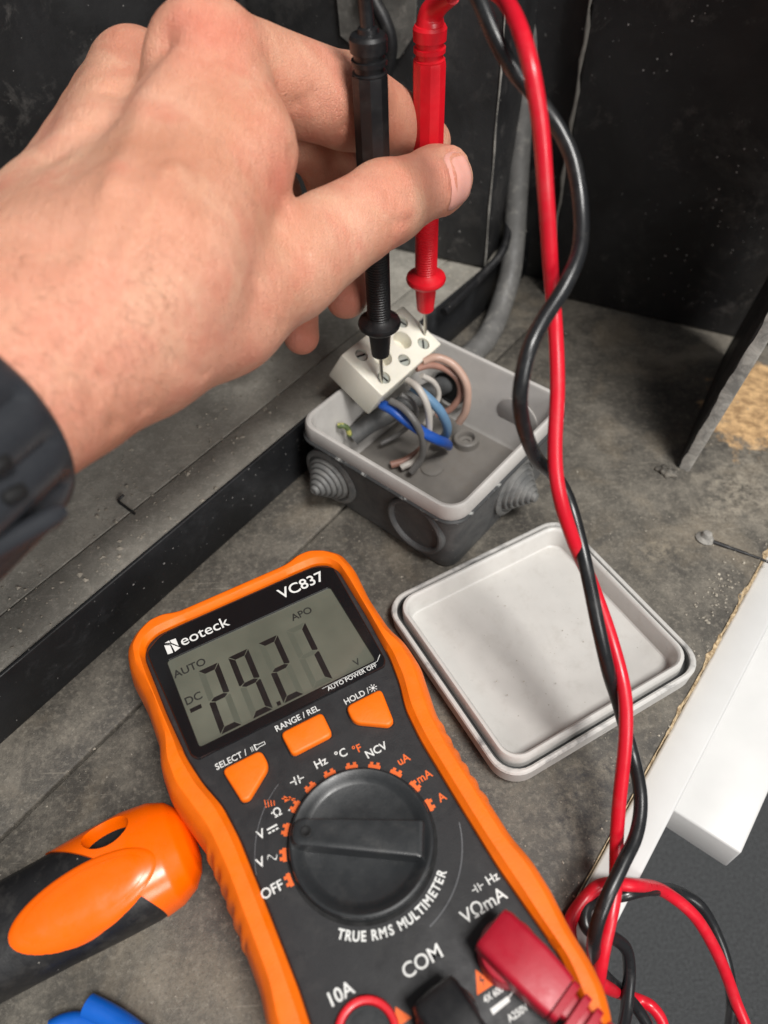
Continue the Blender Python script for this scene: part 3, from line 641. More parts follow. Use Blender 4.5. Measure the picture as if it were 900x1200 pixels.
# buttons
for pts, r in (([(-27.4, -27.6), (-14.6, -27.6), (-14.2, -33.6), (-23.4, -40.0), (-25.6, -39.4)], [2, 2, 2.5, 2, 2]),
               ([(-7.2, -25.6), (7.2, -25.6), (6.9, -34.0), (-6.9, -34.0)], 1.8),
               ([(27.4, -27.6), (14.6, -27.6), (14.2, -33.6), (23.4, -40.0), (25.6, -39.4)][::-1], [2, 2, 2.5, 2, 2])):
    P = round_poly(pts, r, 6); c_ = P.mean(0); prism('button_well', c_+(P-c_)*1.07, ZP-.3, ZP+.12, M['hole'], MM, .1); prism('button', P, ZP-.2, ZP+2.3, M['orange'], MM, .8, 50)
text('lettering', 'SELECT /', -23.8, -25.3, 2.9, ZT, PWm, MM, .0, bold=.012, sx=.92)
flat('torch_symbol', [[(-17.2, -26.1), (-17.0, -26.1), (-17.0, -24.4), (-17.2, -24.4)], [(-16.7, -26.1), (-16.5, -26.1), (-16.5, -24.4), (-16.7, -24.4)], [(-16.0, -26.3), (-15.6, -26.3), (-15.6, -24.2), (-16.0, -24.2)], [(-15.6, -26.3), (-14.6, -25.8), (-14.6, -25.6), (-15.6, -26.0)], [(-15.6, -24.2), (-14.6, -24.7), (-14.6, -24.9), (-15.6, -24.5)], [(-14.6, -25.8), (-12.6, -25.8), (-12.6, -25.6), (-14.6, -25.6)], [(-14.6, -24.9), (-12.6, -24.9), (-12.6, -24.7), (-14.6, -24.7)], [(-12.7, -25.8), (-12.5, -25.8), (-12.5, -24.7), (-12.7, -24.7)]], ZT, PWm, MM)
text('lettering', 'RANGE / REL', -.4, -22.9, 2.9, ZT, PWm, MM, bold=.012, sx=.92)
text('lettering', 'HOLD /', 19.6, -25.4, 2.9, ZT, PWm, MM, bold=.012, sx=.92)
sun = [[(25.6+.55*math.cos(a), -25.3+.55*math.sin(a)) for a in np.linspace(0, 2*math.pi, 12, endpoint=False)]]
for k in range(8):
    a = k*math.pi/4; d1 = np.array([math.cos(a), math.sin(a)]); d2 = np.array([-d1[1], d1[0]]); q = np.array([25.6, -25.3])
    sun.append([q+d1*.8+d2*.13, q+d1*.8-d2*.13, q+d1*1.4-d2*.13, q+d1*1.4+d2*.13])
flat('lamp_symbol', sun, ZT, PWm, MM)
# dial
DC = np.array([.3, -66.2])
lathe('dial_well', [(21.6, -.2), (21.6, .08), (.01, .1)], (DC[0], DC[1], ZP), (0, 0, 1), M['hole'], MM, 64)
kn = lathe('dial_knob', [(20.6, 0), (20.6, 2.8), (20.3, 3.6), (19.7, 3.9), (19.2, 3.8), (17.6, 2.6), (16.6, 2.0), (15.8, 1.7), (8, 1.6), (.01, 1.6)], (DC[0], DC[1], ZP), (0, 0, 1), M['knob'], MM, 72, 28)
ba = math.radians(-32); bl = round_poly([(-19.4, -3.6), (-19.4, 3.6), (17.6, 5.0), (17.6, -5.0)], [3, 3, .8, .8], 6)
bl2 = np.array([(DC[0]+x*math.cos(ba)-y*math.sin(ba), DC[1]+x*math.sin(ba)+y*math.cos(ba)) for x, y in bl])
def shrink(P, k): c_ = P.mean(0); return c_+(P-c_)*k
V, F = loft_data([[(x, y, ZP+1) for x, y in shrink(bl2, 1.06)], [(x, y, ZP+5.6) for x, y in bl2], [(x, y, ZP+6.4) for x, y in shrink(bl2, .975)], [(x, y, ZP+6.6) for x, y in shrink(bl2, .93)]], False, True); build('pointer_bar', V, F, M['knob'], kn, 30)
dp = DC+np.array([math.cos(ba), math.sin(ba)])*-15.4; lathe('pointer_dimple', [(1.7, 6.5), (1.6, 6.8), (1.3, 6.85), (1.1, 6.72), (.01, 6.6)], (dp[0], dp[1], ZP), (0, 0, 1), M['hole'], kn, 18)
# printed ring arcs
def arc(r, a0, a1, w, n=50):
    A = np.linspace(math.radians(a0), math.radians(a1), n); return [[(DC[0]+r*math.cos(a), DC[1]+r*math.sin(a)), (DC[0]+(r+w)*math.cos(a), DC[1]+(r+w)*math.sin(a)), (DC[0]+(r+w)*math.cos(b), DC[1]+(r+w)*math.sin(b)), (DC[0]+r*math.cos(b), DC[1]+r*math.sin(b))] for a, b in zip(A[:-1], A[1:])]
ARC = plastic('faint grey print', lin(104, 105, 108), .6, .1, 0)
def arc_strip(r, a0, a1, w):
    A = np.radians(np.linspace(a0, a1, 50)); return [[(DC[0]+r*math.cos(a), DC[1]+r*math.sin(a)) for a in A]+[(DC[0]+(r+w)*math.cos(a), DC[1]+(r+w)*math.sin(a)) for a in A[::-1]]]
flat('printed_arc', arc_strip(28.4, -78, -18, .28), ZT, ARC, MM); flat('printed_arc', arc_strip(30.4, 118, 168, .16), ZT, ARC, MM)
ticks = [178 - 0.0 - i*17.9 for i in range(11)]
for i, a in enumerate(ticks):
    q = []
    for a0, a1, r0, r1 in ((-4.8, 4.8, 21.5, 22.7), (-3.6, -1.2, 22.7, 23.5), (1.2, 3.6, 22.7, 23.5)):
        for e in arc(r0, a+a0, a+a1, r1-r0, 5): q.append(e)
    flat('dial_mark', q, ZT, POm, MM)
def dl(s, x, y, size=3.4, mat=PWm, rot=0., bold=.014, sx=.95): return text('lettering', s, x, y, size, ZT, mat, MM, rot, bold=bold, sx=sx)
dl('OFF', -27.2, -65.5, 3.9, rot=-.0); dl('V', -27.2, -57.4, 3.8); dl('V', -24.2, -50.3, 3.8)
flat('wave_symbol', [[(-25.2+i*.26, -57.6+1.0*math.sin(i*.58)-.2), (-25.2+i*.26+.22, -57.6+1.0*math.sin((i+1)*.58)-.2), (-25.2+i*.26+.22, -57.6+1.0*math.sin((i+1)*.58)+.22), (-25.2+i*.26, -57.6+1.0*math.sin(i*.58)+.22)] for i in range(11)], ZT, PWm, MM)
flat('direct_current_symbol', [[(-22.2, -50.2), (-19.0, -50.2), (-19.0, -49.7), (-22.2, -49.7)]]+[[(-22.2+k*1.15, -51.3), (-21.4+k*1.15, -51.3), (-21.4+k*1.15, -50.8), (-22.2+k*1.15, -50.8)] for k in range(3)], ZT, PWm, MM)
dl('Ω', -17.6, -46.9, 3.5); flat('ohm_brackets', [[(-19.4, -46.2), (-18.9, -45.9), (-18.7, -46.2), (-19.2, -46.5)], [(-14.6, -48.0), (-14.1, -48.2), (-13.9, -47.8), (-14.4, -47.6)]], ZT, PWm, MM)
flat('diode_symbol', [[(-14.9, -43.9), (-11.4, -45.9), (-11.3, -45.6), (-14.8, -43.6)], [(-14.0, -43.2), (-14.5, -45.2), (-12.6, -45.2)], [(-12.9, -44.2), (-12.4, -44.4), (-12.0, -46.0), (-12.4, -46.0)]]+[[(-17.4-k*.8, -44.6+k*.2), (-17.0-k*.8, -43.2+k*.5), (-17.2-k*.8, -43.0+k*.5), (-17.7-k*.8, -44.5+k*.2)] for k in range(4)], ZT, POm, MM)
def cap(x, y, k, rot, mat=PWm):
    c_, s_ = math.cos(rot), math.sin(rot); T = lambda P: [(x+k*(a*c_-b*s_), y+k*(a*s_+b*c_)) for a, b in P]
    flat('capacitor_symbol', [T([(-2.2, -.18), (-.5, -.18), (-.5, .18), (-2.2, .18)]), T([(.5, -.18), (2.2, -.18), (2.2, .18), (.5, .18)]), T([(-.8, -1.3), (-.4, -1.3), (-.4, 1.3), (-.8, 1.3)]), T([(.4, -1.3), (.8, -1.3), (.8, 1.3), (.4, 1.3)])], ZT, mat, MM)
cap(-8.6, -40.9, 1.0, -.1); dl('Hz', -.1, -39.6, 3.7); dl('°C', 6.6, -40.2, 3.7); dl('°F', 11.6, -41.2, 3.5, POm, -.05); dl('NCV', 16.6, -44.4, 3.6, rot=-.0)
dl('uA', 22.5, -51.0, 3.6, POm); dl('mA', 25.4, -58.6, 3.6, POm); dl('A', 26.8, -66.5, 3.6, POm)
s_ = 'TRUE RMS MULTIMETER'; wd = {'I': .5, ' ': .45, 'M': 1.25, 'T': .9, 'R': 1.02, 'U': 1.0, 'E': .92, 'S': .95, 'L': .85}; tot = sum(wd[k] for k in s_); a_ = math.radians(-133); a1 = math.radians(-47); 
for ch in s_:
    stp = (a1-a_)*0+math.radians(86)*wd[ch]/tot; a_ += stp/2
    if ch != ' ': text('lettering', ch, DC[0]+24.0*math.cos(a_), DC[1]+24.0*math.sin(a_), 3.5, ZT, PWm, MM, a_+math.pi/2, bold=.03, sx=.84)
    a_ += stp/2
dl('COM', .4, -100.2, 5.0, bold=.012, sx=1.0); dl('10A', -21.6, -96.4, 4.6, bold=.02); dl('VΩmA', 21.6, -96.8, 4.9, bold=.008, sx=1.0); cap(22.6, -92.2, .8, 0); dl('Hz', 27.4, -92.2, 3.4, bold=.01)
flat('warning_triangle', [[(8.8, -113.2), (14.0, -113.2), (11.5, -108.2)], [(-13.0, -109.4), (-8.0, -109.4), (-10.5, -105.4)]], ZT, POm, MM)
flat('warning_bolt', [[(11.2, -112.6), (11.7, -111.2), (11.0, -111.2), (11.6, -109.9), (11.9, -109.9), (11.6, -110.9), (12.3, -110.9)]], ZT+.03, M['panel'], MM)
dl('4X 600V', 13.0, -115.0, 2.2, bold=.02, sx=.85); dl('A250V', 15.6, -121.2, 2.3, bold=.02, sx=.9)
flat('fuse_symbol', [[(10.0, -118.6), (15.4, -118.2), (15.4, -117.0), (10.0, -117.2)], [(15.4, -117.6), (18.4, -116.6), (18.4, -116.2), (15.4, -117.3)], [(18.2, -116.3), (18.9, -113.6), (18.6, -113.5), (17.9, -116.2)]], ZT, PWm, MM)
lathe('jack_ring', [(8.2, -.3), (8.2, .9), (7.8, 1.5), (7.1, 1.6), (6.4, 1.4), (6.1, .4)], (-19.4, -107.0, ZP), (0, 0, 1), M['red_plastic'], MM, 40, caps=False)
lathe('jack_socket', [(6.2, .3), (5.9, .6), (5.3, .6), (5.1, -2), (2.2, -2), (2.2, .2), (1.6, .3), (1.4, -1.5), (.01, -1.5)], (-19.4, -107.0, ZP), (0, 0, 1), M['knob'], MM, 32)

# ------------------------------------------------------------------ test leads
m2w = lambda x, y, z: np.array([-40.31+x*math.cos(MA)-y*math.sin(MA), 126.45+x*math.sin(MA)+y*math.cos(MA), z+.4])
def probe(root, tip, ztop, body_mat, zguard):
    b = np.array([tip[0], tip[1], 0.])-np.array(root.location)/S; b[2] -= 0
    base = b; ax = (0, 0, 1)
    lathe('needle_tip', [(.05, tip[2]), (.35, tip[2]+1.2), (.8, tip[2]+4), (.8, zguard-8)], base, ax, M['steel'], root, 14)
    zg = zguard
    lathe('nose', [(.9, zg-15.5), (3.2, zg-15.8), (3.7, zg-15.2), (4.6, zg-4), (5.0, zg-1.5)], base, ax, body_mat, root, 28)
    lathe('finger_guard', [(4.6, zg-2.6), (7.0, zg-2.4), (8.2, zg-1.2), (8.5, zg), (8.1, zg+1.1), (7.0, zg+1.5), (5, zg+2.6), (4.2, zg+3.2)], base, ax, body_mat, root, 36, 45)
    # ribbed grip section, then the octagonal handle
    pr = []; z = zg+2.4
    while z < zg+30: pr += [(4.35, z), (4.65, z+.25), (4.65, z+.7), (4.35, z+.95)]; z += 1.1
    pr += [(4.8, z), (5.3, z+2)]
    lathe('grip', pr, base, ax, body_mat, root, 20, 20)
    lathe('handle', [(5.3, z+1.8), (5.7, z+4), (5.75, ztop-12), (5.6, ztop-11)], base, ax, body_mat, root, 10, 20)
    V, F = lathe_data([(5.2, ztop-11.2), (5.35, ztop-10.6), (4.6, ztop-10.2), (4.6, ztop-8.6), (5.4, ztop-8.4), (5.45, ztop-7.0), (4.7, ztop-6.8), (4.7, ztop-5.2), (5.6, ztop-4.9), (5.7, ztop-1.4), (5.1, ztop-.4), (3.2, ztop), (3.0, ztop+1.2), (2.2, ztop+1.6)], base, ax, 28)
    build('strain_relief', V, F, body_mat, root, 30)
def elbow_plug(root, x, y, mat, ang, sleeve_mat):
    """right-angled safety plug standing in a socket of the meter, its cable end pointing along ang"""
    o = -np.array(root.location)/S; d = np.array([math.cos(ang), math.sin(ang)]); 
    c = m2w(x, y, ZP)+o; lathe('plug_shroud', [(7.8, 0), (7.8, 6.0), (7.4, 7.2), (6.4, 7.6), (.01, 7.7)], c, (0, 0, 1), mat, root, 36)
    rings = []; wdt = lambda t: 7.4-2.4*t
    def pl(s, w, z): q = m2w(x+d[0]*s-d[1]*w, y+d[1]*s+d[0]*w, ZP+z)+o; return tuple(q)
    for s, hw, z0, z1, r in ((-7.0, 4.4, 5.5, 10.2, 1.6), (-6.4, 5.8, 3.6, 11.8, 1.8), (-4.6, 6.2, 3, 12.6, 1.8), (6, 6.2, 3.2, 12.8, 1.6), (13, 5.7, 3.8, 12.2, 1.5), (15, 5.4, 4.2, 11.8, 1.5)):
        ring_ = [];  zc, hz = (z0+z1)/2, (z1-z0)/2
        for px, pz, _ in rrect(hw, hz, r, 0, 5): ring_.append(pl(s, px, zc+pz))
        rings.append(ring_)
    V, F = loft_data(rings); build('plug_body', V, F, mat, root, 35)
    rings = []; s = 14.8; k = 0
    while s < 34:
        f = (s-14.8)/20; hw, hz, zc = 5.2-1.7*f, 4.0-1.0*f, 8.0-.6*f
        for s2, g in ((s, .62), (s+.4, .62), (s+.6, 1), (s+2.3, 1), (s+2.5, .62)): rings.append([pl(s2, px*g, zc+pz*g) for px, pz, _ in rrect(hw, hz, 1.4, 0, 4)])
        s += 3.6
    V, F = loft_data(rings); build('plug_strain_relief', V, F, mat, root, 30)
    return pl(35, 0, 8.0)
LEADR = 2.1
RTIP = onz(498, 396, 57.); BTIP = onz(447.5, 452, 53.)
def tb_z(xy): return TBC[2]-(n_[0]*(xy[0]-TBC[0])+n_[1]*(xy[1]-TBC[1]))/n_[2]
for _ in range(6):
    RTIP = onz(498, 396, tb_z(RTIP)-1.3); BTIP = onz(447.5, 452, tb_z(BTIP)-1.3)
RL = empty('red_test_lead', RTIP); tag(RL, 'red test lead with probe touching the far terminal screw and red elbow plug', 'test lead', 'test leads')
BLK = empty('black_test_lead', BTIP); tag(BLK, 'black test lead with probe touching the near terminal screw', 'test lead', 'test leads')
def ztop_for(tip, py):
    lo, hi = 60., 240.
    for _ in range(50):
        mid = (lo+hi)/2; d = np.array([tip[0], tip[1], mid])-EYE; y = 600-CAM_F*(d@UP)/(d@FWD)
        if y > py: lo = mid
        else: hi = mid
    return lo
zr, zb = ztop_for(RTIP, 27), ztop_for(BTIP, 38)
probe(RL, RTIP, zr, M['red_plastic'], ztop_for(RTIP, 326)); probe(BLK, BTIP, zb, M['black_plastic'], ztop_for(BTIP, 378))
re = np.array(elbow_plug(RL, 20.4, -109.5, M['red_plug'], math.radians(-73), M['red_plug']))+RTIP
be = np.array(elbow_plug(BLK, -.8, -114.5, M['black_plastic'], math.radians(-84), M['black_plastic']))+BTIP
top = np.array([RTIP[0], RTIP[1], zr])
bt = catmull(np.array([top-np.array([0, 0, 2.]), top+np.array([.4, 0, 2.5]), at(514, 6, 240), at(530, -5, 231)]), 8)-RTIP; tube('cable_boot', bt, np.linspace(5.0, 2.5, len(bt)), M['red_plastic'], RL, 20)
P = [top, top+np.array([.4, 0, 2.5]), at(514, 6, 240), at(530, -5, 231), at(552, -13, 217), at(578, -12, 199), at(602, 18, 186), at(621, 70, 180), at(632, 140, 183), at(638, 215, 190), at(645, 290, 199), at(650, 370, 208), at(651.5, 450, 210), at(651, 520, 211), at(657, 580, 214), at(673, 640, 223), at(695, 690, 231), at(717, 745, 231), at(730, 800, 227), at(732, 850, 226), at(728, 920, 228), at(724, 990, 230), at(720, 1035, 229), at(713, 1085, 225), at(704, 1140, 226), at(697, 1190, 240),
     at(712, 1250, 256), at(757, 1255, 264), at(778, 1212, 268), at(764, 1181, 269), at(737, 1166, 268), onz(712, 1158, -16), onz(690, 1140, -5), onz(671, 1110, 2.6), onz(670, 1080, 3.2), onz(686, 1051, 3.4), onz(702, 1040, 5), onz(728, 1035, 3.6), onz(750, 1037, 0), at(778, 1046, 257), at(815, 1075, 262), at(845, 1125, 266), at(862, 1172, 270), at(878, 1230, 266), at(860, 1310, 250), at(800, 1350, 222), re+np.array([9, -8, -6]), re]
rp = catmull(np.array(P), 8)-RTIP; rp[20:-8] += np.stack([.35*np.sin(np.arange(len(rp)-28)*w_+w_*40) for w_ in (.23, .31, .19)], 1); tube('cable', rp, LEADR, M['red_wire'], RL, 16)
top = np.array([BTIP[0], BTIP[1], zb])
P = [top, top+np.array([-.5, 0, 8]), at(424, -45, 205), at(440, -95, 196), at(490, -105, 192), at(530, -62, 191), at(552, -15, 190), at(577, 34, 190), at(606, 85, 192), at(633, 122, 196), at(655, 152, 198), at(673, 193, 199), at(682, 240, 199), at(678, 290, 198), at(661, 335, 196), at(637, 378, 194), at(617, 420, 194), at(608, 462, 197), at(613, 500, 206), at(629, 534, 217), at(648, 556, 224), at(666, 590, 226), at(682, 640, 223), at(693, 690, 222), at(702, 740, 222), at(712, 788, 227), at(728, 832, 235), at(741, 880, 238), at(749, 933, 232), at(745, 980, 226), at(730, 1015, 222), at(710, 1053, 218), at(697, 1090, 218), at(696, 1118, 225), at(709, 1142, 238),
     at(733, 1168, 258), at(758, 1202, 262), at(766, 1245, 262), at(742, 1262, 256), at(727, 1222, 250), at(733, 1180, 247), at(739, 1140, 247), at(734, 1112, 246), at(719, 1099, 242), onz(702, 1099, -2), onz(688, 1084, 2.4), onz(688, 1062, 3), onz(706, 1052, 0), onz(724, 1048, -1.6), onz(742, 1046, -2.6), onz(764, 1043, -10), at(790, 1043, 274), at(823, 1064, 277), at(845, 1105, 278), at(854, 1150, 276), at(855, 1205, 268), at(830, 1320, 245), at(740, 1400, 215), be+np.array([6, -14, -2]), be]
bp = catmull(np.array(P), 8)-BTIP; bp[20:-8] += np.stack([.35*np.sin(np.arange(len(bp)-28)*w_+w_*70) for w_ in (.21, .27, .33)], 1); tube('cable', bp, LEADR, M['black_wire'], BLK, 16)

# ------------------------------------------------------------------ screwdriver
e0, e1 = onz(228, 980, 15), onz(0, 1102, 15); sa = math.atan2(e1[1]-e0[1], e1[0]-e0[0])
SD = empty('screwdriver', (e0[0], e0[1], 0.4), Matrix.Rotation(sa, 3, 'Z')); tag(SD, 'orange and black screwdriver handle lying beside the multimeter', 'screwdriver')
def sdl(x, y, z=15): q = onz(x, y, z)[:2]-e0[:2]; return np.array([q[0]*math.cos(sa)+q[1]*math.sin(sa), -q[0]*math.sin(sa)+q[1]*math.cos(sa)])
sect = [(0, .5, 1.0), (.6, 6, 6), (2, 10, 8.5), (5, 13.6, 10.8), (10, 16, 12.5), (18, 17, 13.6), (30, 16.6, 13.8), (45, 15.8, 13.4), (60, 15.4, 13), (80, 15, 12.6), (100, 12, 11), (108, 8, 8), (110, 3, 3)]
SX = np.array(sect)
def hw(x): return np.interp(x, SX[:, 0], SX[:, 1]), np.interp(x, SX[:, 0], SX[:, 2])
def sring(x, off=0, z0=14, n=40, e=2.5):
    w, h = hw(x); out = []
    for k in range(n):
        a = 2*math.pi*k/n; ca, sa_ = math.cos(a), math.sin(a)
        out.append((x, (w+off)*abs(ca)**(2/e)*(1 if ca > 0 else -1), z0+(h+off)*abs(sa_)**(2/e)*(1 if sa_ > 0 else -1)))
    return out
def htop(x, y, off=0, z0=14, e=2.5):
    w, h = hw(x); t = min(1, abs(y)/(w+off)); return z0+(h+off)*(1-t**e)**(1/e)
hx = sdl(127, 979, 23)[0]
def cap_ring(t):
    out = []
    for k in range(64):
        a = 2*math.pi*k/64; ca_, sa_ = math.cos(a), math.sin(a); xe = 25-10*ca_+8*max(0, -ca_); x = t*xe; w, h = hw(x); e = 2.5
        out.append((x, (w+.45)*abs(ca_)**(2/e)*(1 if ca_ > 0 else -1), 14+(h+.45)*abs(sa_)**(2/e)*(1 if sa_ > 0 else -1)))
    return out
V, F = loft_data([cap_ring(t) for t in np.r_[np.linspace(0, .25, 14), np.linspace(.27, 1, 30)]]); cap_o = build('end_cap', V, F, M['orange_gloss'], SD, 40)
bm = bmesh.new(); bmesh.ops.create_cone(bm, cap_ends=True, segments=40, radius1=5.0, radius2=5.0, depth=80, matrix=Matrix.Translation((hx, 0, 14)) @ Matrix.Rotation(math.radians(40), 4, 'X'))
for v_ in bm.verts: v_.co.x = hx+(v_.co.x-hx)*1.45
cu = from_bm('cutter', bm, M['orange_gloss'], None, 0); cu.matrix_world = SD.matrix_world.copy(); bpy.context.view_layer.update()
def booldiff(o, c):
    md = o.modifiers.new('b', 'BOOLEAN'); md.object = c; md.operation = 'DIFFERENCE'; md.solver = 'EXACT'; bpy.context.view_layer.update()
    me = bpy.data.meshes.new_from_object(o.evaluated_get(bpy.context.evaluated_depsgraph_get())); o.modifiers.clear(); o.data = me
    me.polygons.foreach_set('use_smooth', [True]*len(me.polygons)); me.set_sharp_from_angle(angle=math.radians(40))
booldiff(cap_o, cu)
bpy.data.objects.remove(cu)
bm = bmesh.new(); bmesh.ops.create_cone(bm, cap_ends=True, segments=40, radius1=5.9, radius2=5.9, depth=80, matrix=Matrix.Translation((hx, 0, 14)) @ Matrix.Rotation(math.radians(40), 4, 'X'))
for v_ in bm.verts: v_.co.x = hx+(v_.co.x-hx)*1.45
cu = from_bm('cutter', bm, M['orange_gloss'], None, 0); cu.matrix_world = SD.matrix_world.copy(); bpy.context.view_layer.update()
V, F = loft_data([sring(x) for x in np.r_[np.linspace(1, 6, 8), np.linspace(7, 110, 60)]]); core = build('black_grip', V, F, M['black_rubber'], SD, 40); booldiff(core, cu)
bpy.data.objects.remove(cu)
hd = np.array([0, -math.sin(math.radians(40)), math.cos(math.radians(40))]); he = np.array([0, hd[2], -hd[1]])
hr = lambda h_, k_: [tuple(np.array([hx, 0, 14])+hd*h_+np.array([1, 0, 0])*5.0*1.45*k_*math.cos(a)+he*5.0*k_*math.sin(a)) for a in np.linspace(0, 2*math.pi, 40, endpoint=False)]
V, F = loft_data([hr(12.4, .985), hr(2, .95), hr(-6, .95)], False, True); build('hole_shade_liner', V, F, M['hole'], SD, 50)  # dark liner added; its colour stands for the shade down the hole
# orange oval inlay on the side facing up
o0, o1 = sdl(192, 1008, 22), sdl(17, 1118, 22); oc = (o0+o1)/2; oh = np.linalg.norm(o1-o0)/2; oa = math.atan2(o1[1]-o0[1], o1[0]-o0[0])*.55
def oval(name, rx, ry, lift, mat, dz=0):
    V = []; F = []; NR, NA = 16, 56
    for i in range(NR+1):
        rho = (i/NR)
        for k in range(NA):
            a = 2*math.pi*k/NA; px, py = rho*rx*math.cos(a), rho*ry*math.sin(a); x = oc[0]+px*math.cos(oa)-py*math.sin(oa); y = oc[1]+px*math.sin(oa)+py*math.cos(oa)
            V.append((x, y, htop(max(0, x), y, .2)+lift*(1-rho**10)*(1 if rho < 1 else 1)-(.8 if i == NR else 0)+dz*(1-rho**2)))
    for i in range(NR):
        for k in range(NA): k2 = (k+1) % NA; F.append((i*NA+k, i*NA+k2, (i+1)*NA+k2, (i+1)*NA+k))
    return build(name, V, F, mat, SD, 60)
oc = oc+np.array([0, -1.0])
oval('oval_surround', oh, 9.7, .7, M['orange_gloss']); oval('oval_inlay', oh*.92, 8.4, 1.0, M['orange_gloss'], -.4)
bs = empty('blue_clip', onz(112, 1190, 0)); tag(bs, 'blue plastic clip cut off by the bottom edge of the photo', 'clip')
b0 = onz(112, 1190, 0)
tube('prong', catmull(np.array([onz(103, 1179, 6), onz(125, 1190, 6), onz(150, 1206, 6), onz(185, 1235, 6)])-b0, 6), 3.4, M['blue_plastic'], bs, 16)
tube('bow', catmull(np.array([onz(60, 1206, 5), onz(75, 1199, 5), onz(92, 1197, 5), onz(115, 1203, 5), onz(140, 1222, 5), onz(185, 1240, 5)])-b0, 6), 2.6, M['blue_plastic'], bs, 14)

# ------------------------------------------------------------------ person: left hand and wrist
def cone(p, a, b, r1, r2):
    ab = b-a; t = np.clip(((p-a)@ab)/(ab@ab), 0, 1); return np.linalg.norm(p-(a+t[:, None]*ab), axis=1)-(r1+(r2-r1)*t)
def smin(a, b, k): h = np.maximum(k-np.abs(a-b), 0)/k; return np.minimum(a, b)-h*h*h*k/6
H = dict(wr=((56, 434, 178), 18.6), wu=((16, 350, 190), 14.8), wm=((30, 380, 186), 20), fr=((-115, 585, 150), 20), fu=((-150, 505, 160), 17.5), fm=((-125, 545, 154), 20), um=((124, 116, 244), 10.5), ub=((50, 250, 206), 10.2),
    im=((243, 72, 213), 14.6), ib=((115, 385, 181), 16), mm=((158, 88, 236), 13.2), mb=((75, 325, 185), 16), rm=((150, 150, 262), 12.5), rb=((60, 300, 196), 15), pm=((150, 205, 282), 11.5), pb=((50, 300, 206), 14),
    ip=((408, 121, 253), 14.2), idp=((476, 150, 282), 11.2), it=((500, 167, 294), 9.4),
    mp=((378, 172, 284), 11.5), md=((405, 262, 302), 9.6), mt=((406, 349, 300), 8.3), rp=((320, 225, 310), 11), rd=((348, 318, 316), 8.8), rt=((353, 394, 310), 7.4), pp=((240, 260, 318), 9.5), pd=((275, 330, 322), 8), ptp=((300, 365, 318), 7),
    tc=((160, 402, 192), 18.5), tm1=((248, 352, 210), 21), tm=((335, 311, 224), 15.8), tip_=((452, 238, 247), 12.6), tt=((510, 212, 268), 11.0), te=((520, 209, 270), 9.9),
    fi=((185, 310, 190), 20), fj=((282, 170, 208), 12.2), fk=((278, 222, 213), 11.2), wb=((292, 282, 220), 9), palm=((200, 220, 246), 24), palm2=((120, 290, 222), 24))
J = {k: (at(*v_[0]), v_[1]) for k, v_ in H.items()}
def seg(p, a, b): return cone(p, J[a][0], J[b][0], J[a][1], J[b][1])
def chain(p, names, k=4.):
    d = seg(p, names[0], names[1])
    for a, b in zip(names[1:-1], names[2:]): d = smin(d, seg(p, a, b), k)
    return d
def hand_sdf(p):
    d = seg(p, 'wr', 'fr')
    for a, b in (('wu', 'fu'), ('wm', 'fm')): d = smin(d, seg(p, a, b), 16)
    for a, b in (('wr', 'ib'), ('wr', 'tc'), ('wu', 'mb'), ('wm', 'palm2'), ('wu', 'pb')): d = smin(d, seg(p, a, b), 16)
    for a, b in (('mb', 'mm'), ('rb', 'rm'), ('pb', 'pm'), ('palm2', 'palm')): d = smin(d, seg(p, a, b), 9)
    d = smin(d, seg(p, 'um', 'ub'), 12); d = smin(d, seg(p, 'ub', 'wu'), 14)
    d = smin(d, seg(p, 'ib', 'im'), 10)
    d = smin(d, seg(p, 'ib', 'fi'), 16); d = smin(d, seg(p, 'fi', 'fj'), 16); d = smin(d, seg(p, 'fi', 'fk'), 14); d = smin(d, seg(p, 'im', 'fj'), 14); d = smin(d, seg(p, 'fj', 'fk'), 12); d = smin(d, seg(p, 'fk', 'wb'), 10)
    th = chain(p, ('tc', 'tm1', 'tm', 'tip_', 'tt', 'te'), 7); d = smin(d, th, 7)
    d = smin(d, chain(p, ('im', 'ip', 'idp', 'it')), 4.5)
    d = smin(d, chain(p, ('mm', 'mp', 'md', 'mt')), 2.5); d = smin(d, chain(p, ('rm', 'rp', 'rd', 'rt')), 2.5); d = smin(d, chain(p, ('pm', 'pp', 'pd', 'ptp')), 2.5)
    return d
def grad(f, p, e=.3):
    g = np.stack([f(p+np.eye(3)[i]*e)-f(p-np.eye(3)[i]*e) for i in range(3)], 1); return g/(np.linalg.norm(g, axis=1)[:, None]+1e-9)
